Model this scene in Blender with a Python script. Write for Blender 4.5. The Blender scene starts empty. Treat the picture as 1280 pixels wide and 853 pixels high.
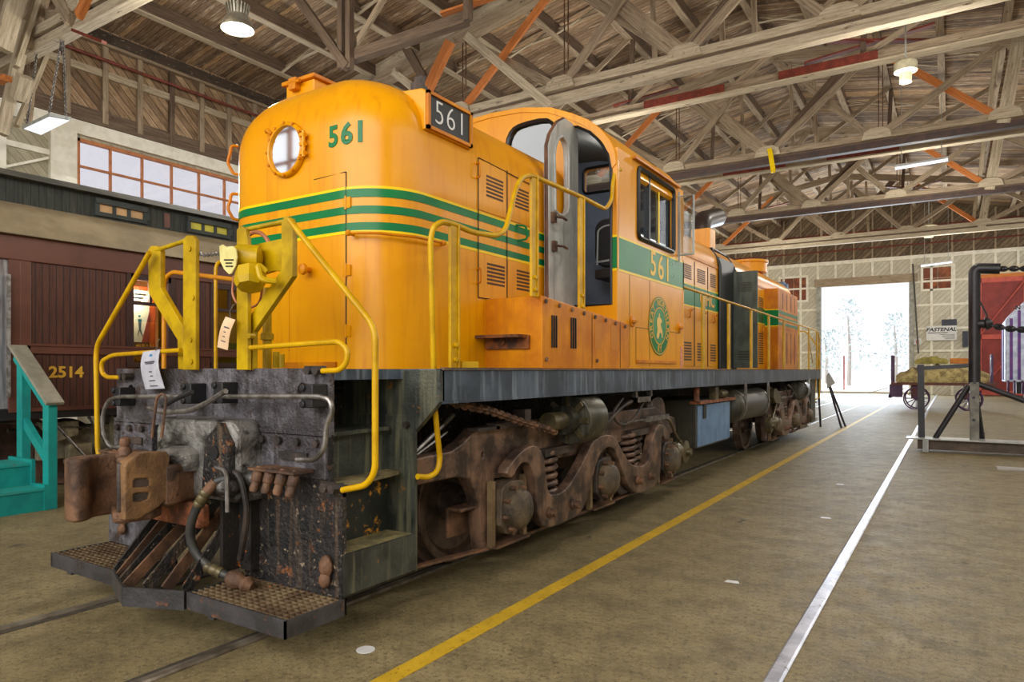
import bpy, math, random
from math import sin, cos, pi, radians, sqrt, atan2
from mathutils import Vector, Matrix
random.seed(7)
SC = bpy.context.scene
COL = SC.collection

# ------------------------------------------------------------------ camera, sky, sun, lights, exposure
FPX, TH, HV, EYE = 863.0, atan2(549.0, 863.0), 463.0, 1.66
cam = bpy.data.cameras.new('camera'); camo = bpy.data.objects.new('camera', cam); COL.objects.link(camo)
camo.location = (0, 0, EYE); camo.rotation_euler = (pi/2, 0, TH)
cam.sensor_width = 36; cam.lens = FPX/1280*36; cam.shift_y = (HV-426.5)/1280
cam.clip_start = .05; cam.clip_end = 400
SC.camera = camo
w = bpy.data.worlds.new('sky'); SC.world = w; w.use_nodes = True
bg = w.node_tree.nodes['Background']; bg.inputs[0].default_value = (.96, .97, 1, 1); bg.inputs[1].default_value = 1.1
SC.view_settings.view_transform = 'Standard'; SC.view_settings.look = 'None'
SC.view_settings.gamma = 1; SC.view_settings.use_curve_mapping = False
SC.view_settings.exposure = 0.0
def light(name, kind, loc, energy, color=(1, 1, 1), rot=(0, 0, 0), size=1, sy=None, ang=None):
    l = bpy.data.lights.new(name, kind); l.energy = energy; l.color = color
    if kind == 'AREA':
        l.shape = 'RECTANGLE' if sy else 'SQUARE'; l.size = size
        if sy: l.size_y = sy
    elif kind == 'SUN': l.angle = ang or .01
    else: l.shadow_soft_size = size
    o = bpy.data.objects.new(name, l); COL.objects.link(o); o.location = loc; o.rotation_euler = rot
    return o
light('sun', 'SUN', (0, 80, 40), 4.5, (1, .97, .92), (0, radians(-28), radians(20)), ang=.02)
# daylight of the open doors behind the camera, window and doorway, with added fills where no fixture is built
light('front_door_daylight', 'AREA', (-4, -7.5, 7.0), 1900, (1, .97, .92), (radians(68), 0, 0), 20, 6)
light('side_fill', 'AREA', (8.6, 10, 7.2), 900, (1, .97, .93), (radians(58), 0, radians(90)), 24, 3.4)  # added fill light; the right wall is solid here
light('rear_side_fill', 'AREA', (8.6, 38, 7.2), 1500, (1, .98, .95), (radians(60), 0, radians(90)), 26, 3.4)  # added to brighten the back half; no door on this side
light('cab_fill', 'POINT', (-3.6, 7.3, 4.1), 7, (1, .97, .9), size=.08)  # added point light without a fixture, brightens the cab inside
light('car_window_fill', 'POINT', (-10.33, 5.66, 2.80), 45, (1, .86, .66), size=.04)  # added behind the first window to brighten the poster and interior
light('window_daylight', 'AREA', (-19.7, 12.6, 7.2), 420, (.95, .97, 1), (radians(-70), 0, radians(90)), 7, 1.4)
light('back_door_daylight', 'AREA', (-5.2, 54.2, 3.9), 2600, (.80, .90, 1), (radians(-88), 0, 0), 5.4, 7.4)
for (x, y) in ((-12.2, 8.8), (.6, 8.2), (-.9, 18.3), (-9.5, 20.5), (-12.2, 29), (-.9, 32), (-9.0, 41), (0, 46), (-14, 48)):
    light('lamp_and_fill', 'POINT', (x, y, 8.05), 420, (1, .95, .85), size=.25)  # some sit at the pendant lamps; the rest are added without fixtures

# ------------------------------------------------------------------ helpers
_s, _c = sin(TH), cos(TH)
def ray(u, v):
    a = (u-640)/FPX
    return (-_s+a*_c, _c+a*_s, (HV-v)/FPX)
def onX(u, v, X):
    r = ray(u, v); t = X/r[0]; return Vector((X, r[1]*t, EYE+r[2]*t))
def onY(u, v, Y):
    r = ray(u, v); t = Y/r[1]; return Vector((r[0]*t, Y, EYE+r[2]*t))
def onZ(u, v, Z):
    r = ray(u, v); t = (Z-EYE)/r[2]; return Vector((r[0]*t, r[1]*t, Z))
def S(r, g, b):
    f = lambda c: (c/255/12.92) if c/255 <= .04045 else ((c/255+.055)/1.055)**2.4
    return (f(r), f(g), f(b), 1)

APART = set('green_belt lemon_stripe green_stripe pedestal_liner sway_brace front_window window_seal spring_seat rivet bolt ring_bolt cover_bolt equalizer_bolt bracket_bolt post_bolt drum_rib bolster web_post vent_cover shutter sand_pipe air_pipe brake_link leg truss_rod belt_rail jack_lug gasket_bolt hanger_rod top_bar end_handrail emblem_rim wheel socket_lever emblem_lettering printed_line fuel_filter brake_gear'.split())
class MB:
    GR = random.Random(11)
    def __init__(s): s.v = []; s.f = []; s.cut = []; s.g = []
    def add(s, vs, fs, g=None):
        r = MB.GR.random()*40; s.g += [(p[0]+r, p[1], p[2]) for p in (g or vs)]
        o = len(s.v); s.cut.append((o, len(s.f))); s.v += [tuple(p) for p in vs]; s.f += [tuple(i+o for i in f) for f in fs]; return s
    def box(s, x0, x1, y0, y1, z0, z1):
        vs = [(x, y, z) for x in (x0, x1) for y in (y0, y1) for z in (z0, z1)]
        L = (abs(x1-x0), abs(y1-y0), abs(z1-z0)); k = L.index(max(L))
        return s.add(vs, [(0,1,3,2),(4,6,7,5),(0,4,5,1),(2,3,7,6),(0,2,6,4),(1,5,7,3)], [(p[k], p[(k+1) % 3], p[(k+2) % 3]) for p in vs])
    def bar(s, p, q, wd, ht, up=(0, 0, 1)):          # oriented beam, ht along up, wd sideways
        p = Vector(p); q = Vector(q); d = (q-p).normalized(); up = Vector(up)
        sd = d.cross(up)
        if sd.length < 1e-5: sd = d.cross(Vector((0, 1, 0)))
        sd.normalize(); u2 = sd.cross(d).normalized()
        vs = []; g = []; ln = (q-p).length
        for i, e in enumerate((p, q)):
            for a, b in ((-1,-1),(1,-1),(1,1),(-1,1)): vs.append(e+sd*wd/2*a+u2*ht/2*b); g.append((ln*i, wd/2*a, ht/2*b))
        return s.add(vs, [(0,3,2,1),(4,5,6,7),(0,1,5,4),(1,2,6,5),(2,3,7,6),(3,0,4,7)], g)
    def tube(s, pts, r, n=10, closed=False):
        pts = [Vector(p) for p in pts]; m = len(pts); rings = []
        T = []
        for i in range(m):
            a = pts[(i-1) % m] if (closed or i > 0) else pts[i]; b = pts[(i+1) % m] if (closed or i < m-1) else pts[i]
            T.append((b-a).normalized())
        ref = Vector((0, 0, 1)) if abs(T[0].z) < .9 else Vector((1, 0, 0))
        nrm = T[0].cross(ref).normalized()
        vs = []
        for i in range(m):
            nrm = (nrm-T[i]*nrm.dot(T[i])).normalized(); bn = T[i].cross(nrm)
            rr = r[i] if isinstance(r, (list, tuple)) else r
            for k in range(n):
                a = 2*pi*k/n; vs.append(pts[i]+nrm*rr*cos(a)+bn*rr*sin(a))
        fs = []
        for i in range(m if closed else m-1):
            j = (i+1) % m
            for k in range(n): fs.append((i*n+k, i*n+(k+1) % n, j*n+(k+1) % n, j*n+k))
        if not closed: fs += [tuple(range(n))[::-1], tuple((m-1)*n+k for k in range(n))]
        return s.add(vs, fs)
    def cyl(s, p, q, r, n=20, r2=None): return s.tube([p, q], [r, r if r2 is None else r2], n)
    def lathe(s, c, ax, prof, n=28):                 # prof: (radius, height along ax)
        c = Vector(c); ax = Vector(ax).normalized()
        a = ax.cross(Vector((0, 0, 1)) if abs(ax.z) < .9 else Vector((1, 0, 0))).normalized(); b = ax.cross(a)
        vs = []
        for r, h in prof:
            for k in range(n): vs.append(c+ax*h+(a*cos(2*pi*k/n)+b*sin(2*pi*k/n))*max(r, 1e-4))
        fs = [(i*n+k, i*n+(k+1) % n, (i+1)*n+(k+1) % n, (i+1)*n+k) for i in range(len(prof)-1) for k in range(n)]
        fs += [tuple(range(n))[::-1], tuple((len(prof)-1)*n+k for k in range(n))]
        return s.add(vs, fs)
    def prism(s, poly, fn, a, b):                    # fn(p, q, h) -> world
        n = len(poly)
        vs = [fn(p, q, a) for p, q in poly]+[fn(p, q, b) for p, q in poly]
        return s.add(vs, [tuple(range(n))[::-1], tuple(range(n, 2*n))]+[(i, (i+1) % n, n+(i+1) % n, n+i) for i in range(n)])
    def ball(s, c, r, n=12, sc=(1, 1, 1)):
        c = Vector(c); vs = []; m = n//2
        for i in range(m+1):
            t = pi*i/m
            for k in range(n):
                a = 2*pi*k/n; vs.append(c+Vector((r*sc[0]*sin(t)*cos(a), r*sc[1]*sin(t)*sin(a), r*sc[2]*cos(t))))
        return s.add(vs, [(i*n+k, (i+1)*n+k, (i+1)*n+(k+1) % n, i*n+(k+1) % n) for i in range(m) for k in range(n)])
    def plate(s, outer, holes, fn, a, b, bev=0.0):   # flat outline with holes, thickness a..b through fn
        cu = bpy.data.curves.new('t', 'CURVE'); cu.dimensions = '2D'; cu.fill_mode = 'BOTH'
        for poly in [outer]+list(holes):
            sp = cu.splines.new('POLY'); sp.points.add(len(poly)-1); sp.use_cyclic_u = True
            for i, (p, q) in enumerate(poly): sp.points[i].co = (p, q, 0, 1)
        cu.extrude = abs(b-a)/2-bev; cu.bevel_depth = bev; cu.bevel_resolution = 1
        ob = bpy.data.objects.new('t', cu); COL.objects.link(ob)
        me = bpy.data.meshes.new_from_object(ob)
        vs = [fn(v.co.x, v.co.y, (a+b)/2+v.co.z*(1 if b > a else -1)) for v in me.vertices]
        fs = [tuple(p.vertices) for p in me.polygons]
        bpy.data.objects.remove(ob); bpy.data.curves.remove(cu); bpy.data.meshes.remove(me)
        return s.add(vs, fs)
    def text(s, txt, size, fn, h=.004, bold=0.0, ax='CENTER', sx=1.0):
        cu = bpy.data.curves.new('t', 'FONT'); cu.body = txt; cu.size = size; cu.extrude = h/2; cu.offset = bold
        cu.align_x = ax; cu.align_y = 'CENTER'; cu.resolution_u = 3
        ob = bpy.data.objects.new('t', cu); COL.objects.link(ob)
        me = bpy.data.meshes.new_from_object(ob)
        vs = [fn(v.co.x*sx, v.co.y, v.co.z) for v in me.vertices]; fs = [tuple(p.vertices) for p in me.polygons]
        bpy.data.objects.remove(ob); bpy.data.curves.remove(cu); bpy.data.meshes.remove(me)
        return s.add(vs, fs)
    def grid(s, rows):                               # rows of equal length -> quads
        n = len(rows[0]); vs = [p for r in rows for p in r]
        return s.add(vs, [(i*n+k, i*n+k+1, (i+1)*n+k+1, (i+1)*n+k) for i in range(len(rows)-1) for k in range(n-1)])
    def chain(s, pts, L, r, n=6):
        pts = [Vector(p) for p in pts]; seg = []; tot = 0
        for a, b in zip(pts, pts[1:]): seg.append((tot, a, b)); tot += (b-a).length
        k = 0; d = 0
        while d < tot:
            for t0, a, b in seg:
                if t0 <= d <= t0+(b-a).length+1e-6:
                    c = a+(b-a).normalized()*(d-t0); dr = (b-a).normalized(); break
            sd = dr.cross(Vector((0, 0, 1)) if abs(dr.z) < .9 else Vector((1, 0, 0))).normalized(); up = sd.cross(dr)
            sd = sd if k % 2 == 0 else up
            ring = []
            for i in range(10):
                t = 2*pi*i/10; ring.append(c+dr*L*.62*cos(t)+sd*L*.36*sin(t))
            s.tube(ring, r, n, closed=True); d += L*.78; k += 1
        return s
    def build(s, name, mat, parent=None, smooth=38, bevel=0, kind=None):
        if name in APART and len(s.cut) > 1:             # like pieces become objects of their own
            res = []; ends = s.cut[1:]+[(len(s.v), len(s.f))]
            for (v0, f0), (v1, f1) in zip(s.cut, ends):
                m = MB(); m.v = s.v[v0:v1]; m.g = s.g[v0:v1]; m.f = [tuple(i-v0 for i in f) for f in s.f[f0:f1]]
                res.append(m.build(name, mat, parent, smooth, bevel, kind))
            return res[0]
        me = bpy.data.meshes.new(name)
        o = bpy.data.objects.new(name, me)
        off = Vector((0, 0, 0))
        if parent is not None:
            o.parent = parent; off = Vector(parent.get('_org', (0, 0, 0))); o['_org'] = list(off)
        me.from_pydata([tuple(Vector(p)-off) for p in s.v], [], s.f); me.update()
        if mat is not None and mat.get('grain'): me.attributes.new('grain', 'FLOAT_VECTOR', 'POINT').data.foreach_set('vector', [x for p in s.g for x in p])
        import bmesh
        bm = bmesh.new(); bm.from_mesh(me); bmesh.ops.recalc_face_normals(bm, faces=bm.faces); bm.to_mesh(me); bm.free()
        if smooth:
            me.shade_smooth(); me.set_sharp_from_angle(angle=radians(smooth))
        if mat is not None: me.materials.append(mat)
        if bevel:
            m = o.modifiers.new('bevel', 'BEVEL'); m.width = bevel; m.segments = 2; m.limit_method = 'ANGLE'; m.angle_limit = radians(40)
        COL.objects.link(o)
        if kind: o['kind'] = kind
        return o
def root(name, loc, label, cat, group=None):
    o = bpy.data.objects.new(name, None); COL.objects.link(o); o.location = loc; o.empty_display_size = .2
    o['label'] = label; o['category'] = cat; o['_org'] = list(loc)
    if group: o['group'] = group
    return o
def tag(o, label, cat, group=None):
    o['label'] = label; o['category'] = cat
    if group: o['group'] = group
    return o
def lab(o, label): o['label'] = label; return o
def fillet(pts, r, n=6):
    pts = [Vector(p) for p in pts]; out = [pts[0]]
    for i in range(1, len(pts)-1):
        a, b, c = pts[i-1], pts[i], pts[i+1]
        d1 = (a-b); d2 = (c-b); rr = min(r, d1.length*.48, d2.length*.48)
        p = b+d1.normalized()*rr; q = b+d2.normalized()*rr
        for k in range(n+1):
            t = k/n; out.append(p*(1-t)**2+b*2*t*(1-t)+q*t*t)
    out.append(pts[-1]); return out
def rrect(x0, x1, y0, y1, r, n=5):
    out = []
    for cx, cy, a0 in ((x1-r, y0+r, -90), (x1-r, y1-r, 0), (x0+r, y1-r, 90), (x0+r, y0+r, 180)):
        for k in range(n+1):
            a = radians(a0+90*k/n); out.append((cx+r*cos(a), cy+r*sin(a)))
    return out
def circ(cx, cy, r, n=24): return [(cx+r*cos(2*pi*k/n), cy+r*sin(2*pi*k/n)) for k in range(n)]
fXY = lambda p, q, h: (p, q, h)
fYZ = lambda p, q, h: (h, p, q)      # outline in (Y, Z), thickness along X
fXZ = lambda p, q, h: (p, h, q)      # outline in (X, Z), thickness along Y

# ------------------------------------------------------------------ materials
def nt(name):
    m = bpy.data.materials.new(name); m.use_nodes = True; t = m.node_tree
    return m, t, t.nodes['Principled BSDF']
def N(t, kind, **kw):
    n = t.nodes.new(kind)
    for k, v in kw.items():
        if k.startswith('i_'): n.inputs[k[2:].replace('_', ' ')].default_value = v
        else: setattr(n, k, v)
    return n
def mixc(t, fac, a, b, mode='MIX'):
    n = t.nodes.new('ShaderNodeMix'); n.data_type = 'RGBA'; n.blend_type = mode; L = t.links
    for sock, val in ((n.inputs[0], fac), (n.inputs[6], a), (n.inputs[7], b)):
        if hasattr(val, 'links'): L.new(val, sock)
        else: sock.default_value = val
    return n.outputs[2]
def noise(t, co, scale, detail=5, rough=.6, lo=.4, hi=.6, dist=0):
    L = t.links; n = N(t, 'ShaderNodeTexNoise'); n.inputs['Scale'].default_value = scale
    n.inputs['Detail'].default_value = detail; n.inputs['Roughness'].default_value = rough; n.inputs['Distortion'].default_value = dist
    L.new(co, n.inputs['Vector'])
    r = N(t, 'ShaderNodeMapRange'); r.inputs['From Min'].default_value = lo; r.inputs['From Max'].default_value = hi
    L.new(n.outputs['Fac'], r.inputs['Value']); return r.outputs['Result']
def coords(t, st=(1, 1, 1), rot=(0, 0, 0)):
    tc = N(t, 'ShaderNodeTexCoord'); mp = N(t, 'ShaderNodeMapping'); mp.inputs['Scale'].default_value = st; mp.inputs['Rotation'].default_value = rot
    t.links.new(tc.outputs['Object'], mp.inputs['Vector']); return mp.outputs['Vector']
def M(name, c1, c2=None, sc=3, rough=.5, metal=0, rust=None, ramt=.62, rsc=6, bump=0, bsc=40, st=(1, 1, 1), streak=None, spk=None, coat=0, spec=.5):
    m, t, b = nt(name); L = t.links; co = coords(t, st)
    col = c1
    if c2: col = mixc(t, noise(t, co, sc), c1, c2)
    if streak:                                        # vertical runs of dirt
        co2 = coords(t, (9, 9, .7)); col = mixc(t, noise(t, co2, 1.6, 4, .6, .52, .72), col, streak)
    if spk: col = mixc(t, noise(t, coords(t), 28, 3, .6, .62, .72), col, spk)
    if rust: col = mixc(t, noise(t, co, rsc, 7, .7, ramt, ramt+.07), col, rust)
    if hasattr(col, 'links'): L.new(col, b.inputs['Base Color'])
    else: b.inputs['Base Color'].default_value = col
    b.inputs['Roughness'].default_value = rough; b.inputs['Metallic'].default_value = metal
    b.inputs['Specular IOR Level'].default_value = spec
    if coat: b.inputs['Coat Weight'].default_value = coat; b.inputs['Coat Roughness'].default_value = .12
    if bump:
        bn = N(t, 'ShaderNodeBump'); bn.inputs['Strength'].default_value = bump; bn.inputs['Distance'].default_value = .02
        L.new(noise(t, coords(t), bsc, 6, .65, .2, .8), bn.inputs['Height']); L.new(bn.outputs['Normal'], b.inputs['Normal'])
    return m
def planks(name, nrm, wd, tones, along, gap=.05, gapcol=S(25, 20, 16), rough=.85, bump=.35, white=None, wamt=.5, mul=(.35, .31, .27, 1)):
    # boards: nrm = direction across the boards, along = direction of the grain
    m, t, b = nt(name); L = t.links
    tc = N(t, 'ShaderNodeTexCoord'); P = tc.outputs['Object']
    d = N(t, 'ShaderNodeVectorMath', operation='DOT_PRODUCT'); L.new(P, d.inputs[0]); d.inputs[1].default_value = Vector(nrm).normalized()/wd
    fl = N(t, 'ShaderNodeMath', operation='FLOOR'); L.new(d.outputs['Value'], fl.inputs[0])
    fr = N(t, 'ShaderNodeMath', operation='FRACT'); L.new(d.outputs['Value'], fr.inputs[0])
    wn = N(t, 'ShaderNodeTexWhiteNoise', noise_dimensions='1D'); L.new(fl.outputs[0], wn.inputs['W'])
    cr = N(t, 'ShaderNodeValToRGB'); e = cr.color_ramp
    while len(e.elements) < len(tones): e.elements.new(.5)
    for i, c in enumerate(tones): e.elements[i].position = i/(len(tones)-1); e.elements[i].color = c
    L.new(wn.outputs['Value'], cr.inputs['Fac'])
    al = N(t, 'ShaderNodeVectorMath', operation='DOT_PRODUCT'); L.new(P, al.inputs[0]); al.inputs[1].default_value = Vector(along).normalized()
    cm = N(t, 'ShaderNodeCombineXYZ'); L.new(d.outputs['Value'], cm.inputs['X'])
    ml = N(t, 'ShaderNodeMath', operation='MULTIPLY'); ml.inputs[1].default_value = .9; L.new(al.outputs['Value'], ml.inputs[0]); L.new(ml.outputs[0], cm.inputs['Y'])
    L.new(fl.outputs[0], cm.inputs['Z'])
    col = mixc(t, noise(t, cm.outputs[0], 3.0, 6, .7, .35, .7), cr.outputs['Color'], mul, 'MULTIPLY')
    if white: col = mixc(t, noise(t, cm.outputs[0], 1.3, 6, .75, wamt, wamt+.12), col, white)
    g = N(t, 'ShaderNodeMath', operation='LESS_THAN'); g.inputs[1].default_value = gap; L.new(fr.outputs[0], g.inputs[0])
    col = mixc(t, g.outputs[0], col, gapcol)
    L.new(col, b.inputs['Base Color']); b.inputs['Roughness'].default_value = rough
    bn = N(t, 'ShaderNodeBump'); bn.inputs['Strength'].default_value = bump; bn.inputs['Distance'].default_value = .02
    sb = N(t, 'ShaderNodeMath', operation='SUBTRACT'); sb.inputs[0].default_value = 1; L.new(g.outputs[0], sb.inputs[1])
    L.new(sb.outputs[0], bn.inputs['Height']); L.new(bn.outputs['Normal'], b.inputs['Normal'])
    return m
def timber(name, c1, c2, dark, amt=.60):                # sawn timber, grain along each piece
    m, t, b = nt(name); L = t.links; m['grain'] = 1
    at = N(t, 'ShaderNodeAttribute', attribute_name='grain')
    def mp(sc):
        n = N(t, 'ShaderNodeMapping'); n.inputs['Scale'].default_value = sc; L.new(at.outputs['Vector'], n.inputs['Vector']); return n.outputs['Vector']
    c = mixc(t, noise(t, mp((.9, 14, 14)), 1.6, 6, .7, .36, .66), c1, c2)
    c = mixc(t, noise(t, mp((1.2, 3, 3)), 1.5, 6, .75, amt, amt+.10), c, dark)
    c = mixc(t, noise(t, mp((3, 30, 30)), 1.2, 4, .7, .62, .72), c, dark)
    L.new(c, b.inputs['Base Color']); b.inputs['Roughness'].default_value = .85
    bn = N(t, 'ShaderNodeBump'); bn.inputs['Strength'].default_value = .35; bn.inputs['Distance'].default_value = .02
    L.new(noise(t, mp((1.5, 30, 30)), 1.5, 5, .7, .2, .8), bn.inputs['Height']); L.new(bn.outputs['Normal'], b.inputs['Normal'])
    return m
def emis(name, c, s):
    m = bpy.data.materials.new(name); m.use_nodes = True; t = m.node_tree
    for n in list(t.nodes):
        if n.type == 'BSDF_PRINCIPLED': t.nodes.remove(n)
    e = N(t, 'ShaderNodeEmission'); e.inputs[0].default_value = c; e.inputs[1].default_value = s
    t.links.new(e.outputs[0], t.nodes['Material Output'].inputs[0]); return m
def glass(name, tint=(1, 1, 1, 1), refl=.12, rough=.02):
    m = bpy.data.materials.new(name); m.use_nodes = True; t = m.node_tree
    for n in list(t.nodes):
        if n.type == 'BSDF_PRINCIPLED': t.nodes.remove(n)
    tr = N(t, 'ShaderNodeBsdfTransparent'); tr.inputs[0].default_value = tint
    gl = N(t, 'ShaderNodeBsdfGlossy'); gl.inputs['Roughness'].default_value = rough
    lw = N(t, 'ShaderNodeLayerWeight'); lw.inputs[0].default_value = .35
    mr = N(t, 'ShaderNodeMapRange'); mr.inputs['To Min'].default_value = refl; mr.inputs['To Max'].default_value = .5
    t.links.new(lw.outputs['Facing'], mr.inputs['Value'])
    mx = N(t, 'ShaderNodeMixShader'); t.links.new(mr.outputs[0], mx.inputs[0]); t.links.new(tr.outputs[0], mx.inputs[1]); t.links.new(gl.outputs[0], mx.inputs[2])
    t.links.new(mx.outputs[0], t.nodes['Material Output'].inputs[0]); return m
YEL = M('hood_paint', S(234, 160, 0), S(226, 150, 0), 1.3, .3, coat=.12, spec=.3, streak=S(216, 138, 4), rust=S(150, 84, 10), ramt=.74, rsc=5)
YELD = M('toolbox_paint', S(220, 140, 0), S(190, 108, 2), 2.2, .4, spec=.3, rust=S(70, 34, 14), ramt=.68, rsc=4, streak=S(190, 112, 20))
RAIL = M('handrail_paint', S(214, 168, 2), S(186, 140, 0), 4, .36, spec=.35, rust=S(60, 40, 18), ramt=.70, rsc=14)
BRKT = M('bracket_paint', S(196, 160, 0), S(158, 126, 0), 4, .42, spec=.35, rust=S(70, 44, 16), ramt=.69, rsc=10)
GREEN = M('stripe_green', S(0, 122, 58), S(0, 110, 60), 2, .32, spec=.3)
LEMON = M('stripe_lemon', S(244, 206, 0), None, 1, .32, spec=.3)
GREASE = M('greasy_black', S(46, 41, 39), S(20, 19, 20), 4, .34, .1, rust=S(150, 92, 48), ramt=.60, rsc=9, bump=.8, bsc=30, streak=S(98, 80, 62), spk=S(170, 150, 125))
SILL = M('sill_paint', S(84, 96, 112), S(56, 66, 78), 2.5, .34, streak=S(126, 138, 150), rust=S(60, 52, 44), ramt=.68, rsc=6)
STEPM = M('step_paint', S(66, 70, 62), S(38, 41, 38), 4, .4, streak=S(110, 108, 84), rust=S(160, 104, 42), ramt=.64, rsc=9, bump=.3)
PILOT = M('pilot_silver', S(116, 112, 118), S(66, 62, 64), 5, .3, .35, rust=S(64, 46, 36), ramt=.58, rsc=7, bump=.8, bsc=26, streak=S(60, 54, 52))
CAST = M('cast_silver', S(150, 147, 142), S(58, 53, 49), 5, .28, .4, rust=S(40, 34, 28), ramt=.55, rsc=7, bump=.6, bsc=24)
RUSTM = M('rust_steel', S(128, 92, 66), S(74, 54, 42), 5, .55, .2, rust=S(52, 40, 34), ramt=.6, rsc=8, bump=.4, bsc=50)
ORUST = M('orange_rust', S(158, 92, 56), S(96, 56, 38), 9, .7, rust=S(196, 128, 84), ramt=.6, rsc=14, bump=.5)
TRUCK = M('truck_steel', S(136, 106, 86), S(62, 50, 44), 4.5, .32, .2, rust=S(130, 84, 58), ramt=.66, rsc=6, bump=.25, streak=S(62, 50, 44))
TRUCKD = M('truck_dark', S(80, 66, 58), S(42, 37, 34), 5, .5, .1, rust=S(110, 76, 50), ramt=.68, bump=.3)
WHEEL = M('wheel_steel', S(122, 100, 86), S(76, 64, 56), 5, .36, .3, bump=.15)
TREAD = M('wheel_tread', S(120, 110, 104), None, 3, .3, .8)
BLK = M('black_metal', S(26, 26, 29), S(36, 35, 36), 5, .5, .1)
STEEL = M('steel_rod', S(150, 146, 142), S(100, 94, 88), 12, .35, .7)
BLUEG = M('faded_blue_panel', S(104, 136, 172), S(84, 114, 150), 3, .55, streak=S(126, 150, 178), rust=S(80, 84, 88), ramt=.68)
TANK = M('tank_black', S(44, 42, 36), S(62, 58, 44), 3, .45, streak=S(80, 74, 52))
GREYP = M('grey_paint', S(182, 184, 180), S(164, 167, 164), 4, .4, rust=S(96, 84, 70), ramt=.71, rsc=7, streak=S(126, 128, 126))
INNER = M('cab_inside_blue', S(128, 140, 158), S(112, 124, 142), 2, .5)
DOORG = M('open_door_grey_green', S(84, 92, 80), S(66, 72, 64), 3, .45, streak=S(104, 108, 96))
SEATM = M('seat_black', S(30, 30, 31), None, 1, .6)
RUB = M('rubber_hose', S(40, 40, 42), S(60, 58, 54), 8, .5)
BRASS = M('dull_brass', S(104, 92, 62), S(70, 62, 44), 10, .42, .3)
WHT = M('white_paint', S(228, 228, 226), S(212, 212, 212), 5, .5)
BLACKF = M('black_face', S(22, 24, 26), None, 1, .35)
GLASS = glass('window_glass', (.82, .86, .88, 1), .10)
DGLASS = glass('cab_glass', (.50, .55, .60, 1), .05)
SKYGL = glass('clerestory_glass', (.88, .87, .90, 1), .04)
MIRR = M('porthole_glass', (.93, .94, .96, 1), None, 1, .04, 1)
# timber
WOOD = timber('weathered_timber', S(182, 163, 137), S(128, 110, 90), S(82, 66, 52))
WOODW = timber('whitewashed_timber', S(212, 198, 172), S(164, 147, 122), S(98, 80, 64), .60)
WOODD = timber('dark_timber', S(122, 102, 84), S(84, 68, 54), S(54, 42, 34))
WOODO = timber('orange_timber', S(222, 140, 74), S(190, 108, 50), S(120, 72, 44), .64)
REDST = M('red_oxide_steel', S(128, 50, 32), S(104, 42, 30), 4, .6, spk=S(170, 110, 90))
BRNST = M('brown_steel', S(84, 62, 54), S(66, 52, 48), 4, .6)
REDP = M('red_pipe', S(142, 70, 58), S(118, 58, 48), 5, .5)
CEILB = planks('roof_boards', (0, 1, 0), .17, [S(140, 114, 90), S(186, 156, 126), S(158, 132, 106), S(204, 176, 144), S(122, 100, 80), S(192, 162, 130), S(222, 184, 138)], (1, 0, 0), .07, white=S(216, 198, 172), wamt=.56)
LWALLB = planks('wall_boards_dark', (0, 1, 1), .2, [S(184, 152, 118), S(136, 112, 88), S(206, 176, 140), S(158, 130, 102)], (0, 1, -1), .08, white=S(168, 148, 120), wamt=.6)
LWALLW = planks('wall_boards_white', (0, 1, 1), .2, [S(184, 178, 156), S(172, 166, 144), S(196, 190, 168)], (0, 1, -1), .06, gapcol=S(110, 104, 88), mul=(.66, .63, .58, 1))
BWALLW = planks('back_boards_white', (-1, 0, 1), .24, [S(216, 211, 194), S(206, 200, 182), S(224, 220, 204)], (1, 0, 1), .09, gapcol=S(150, 142, 122), mul=(.72, .70, .65, 1))
BWALLD = planks('back_boards_dark', (-1, 0, 1), .24, [S(150, 130, 104), S(118, 102, 82), S(170, 148, 120)], (1, 0, 1), .10)
WSTUD = M('white_stud', S(242, 238, 224), S(226, 221, 204), 3, .8)
CARB = planks('car_boards_maroon', (0, 1, 0), .085, [S(104, 64, 52), S(96, 58, 46), S(112, 70, 56)], (0, 0, 1), .16, gapcol=S(44, 24, 22), rough=.5, bump=.5)
CARP = M('car_maroon', S(110, 68, 56), S(96, 60, 48), 2, .42)
CARG = planks('car_clerestory_green', (0, 1, 0), .1, [S(66, 72, 66), S(56, 62, 58), S(74, 78, 70)], (0, 0, 1), .1, gapcol=S(30, 34, 32), rough=.7, white=S(110, 108, 92), wamt=.66)
CARGP = M('car_green_paint', S(58, 66, 62), S(48, 54, 52), 3, .6)
CARR = M('car_roof_canvas', S(160, 144, 112), S(136, 122, 94), 1.5, .8, bump=.4, bsc=6)
TEAL = M('teal_paint', S(20, 150, 142), S(16, 134, 130), 4, .5, rust=S(60, 120, 110), ramt=.68)
CAP = M('grey_board', S(150, 146, 128), S(132, 128, 112), 6, .7)

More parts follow.
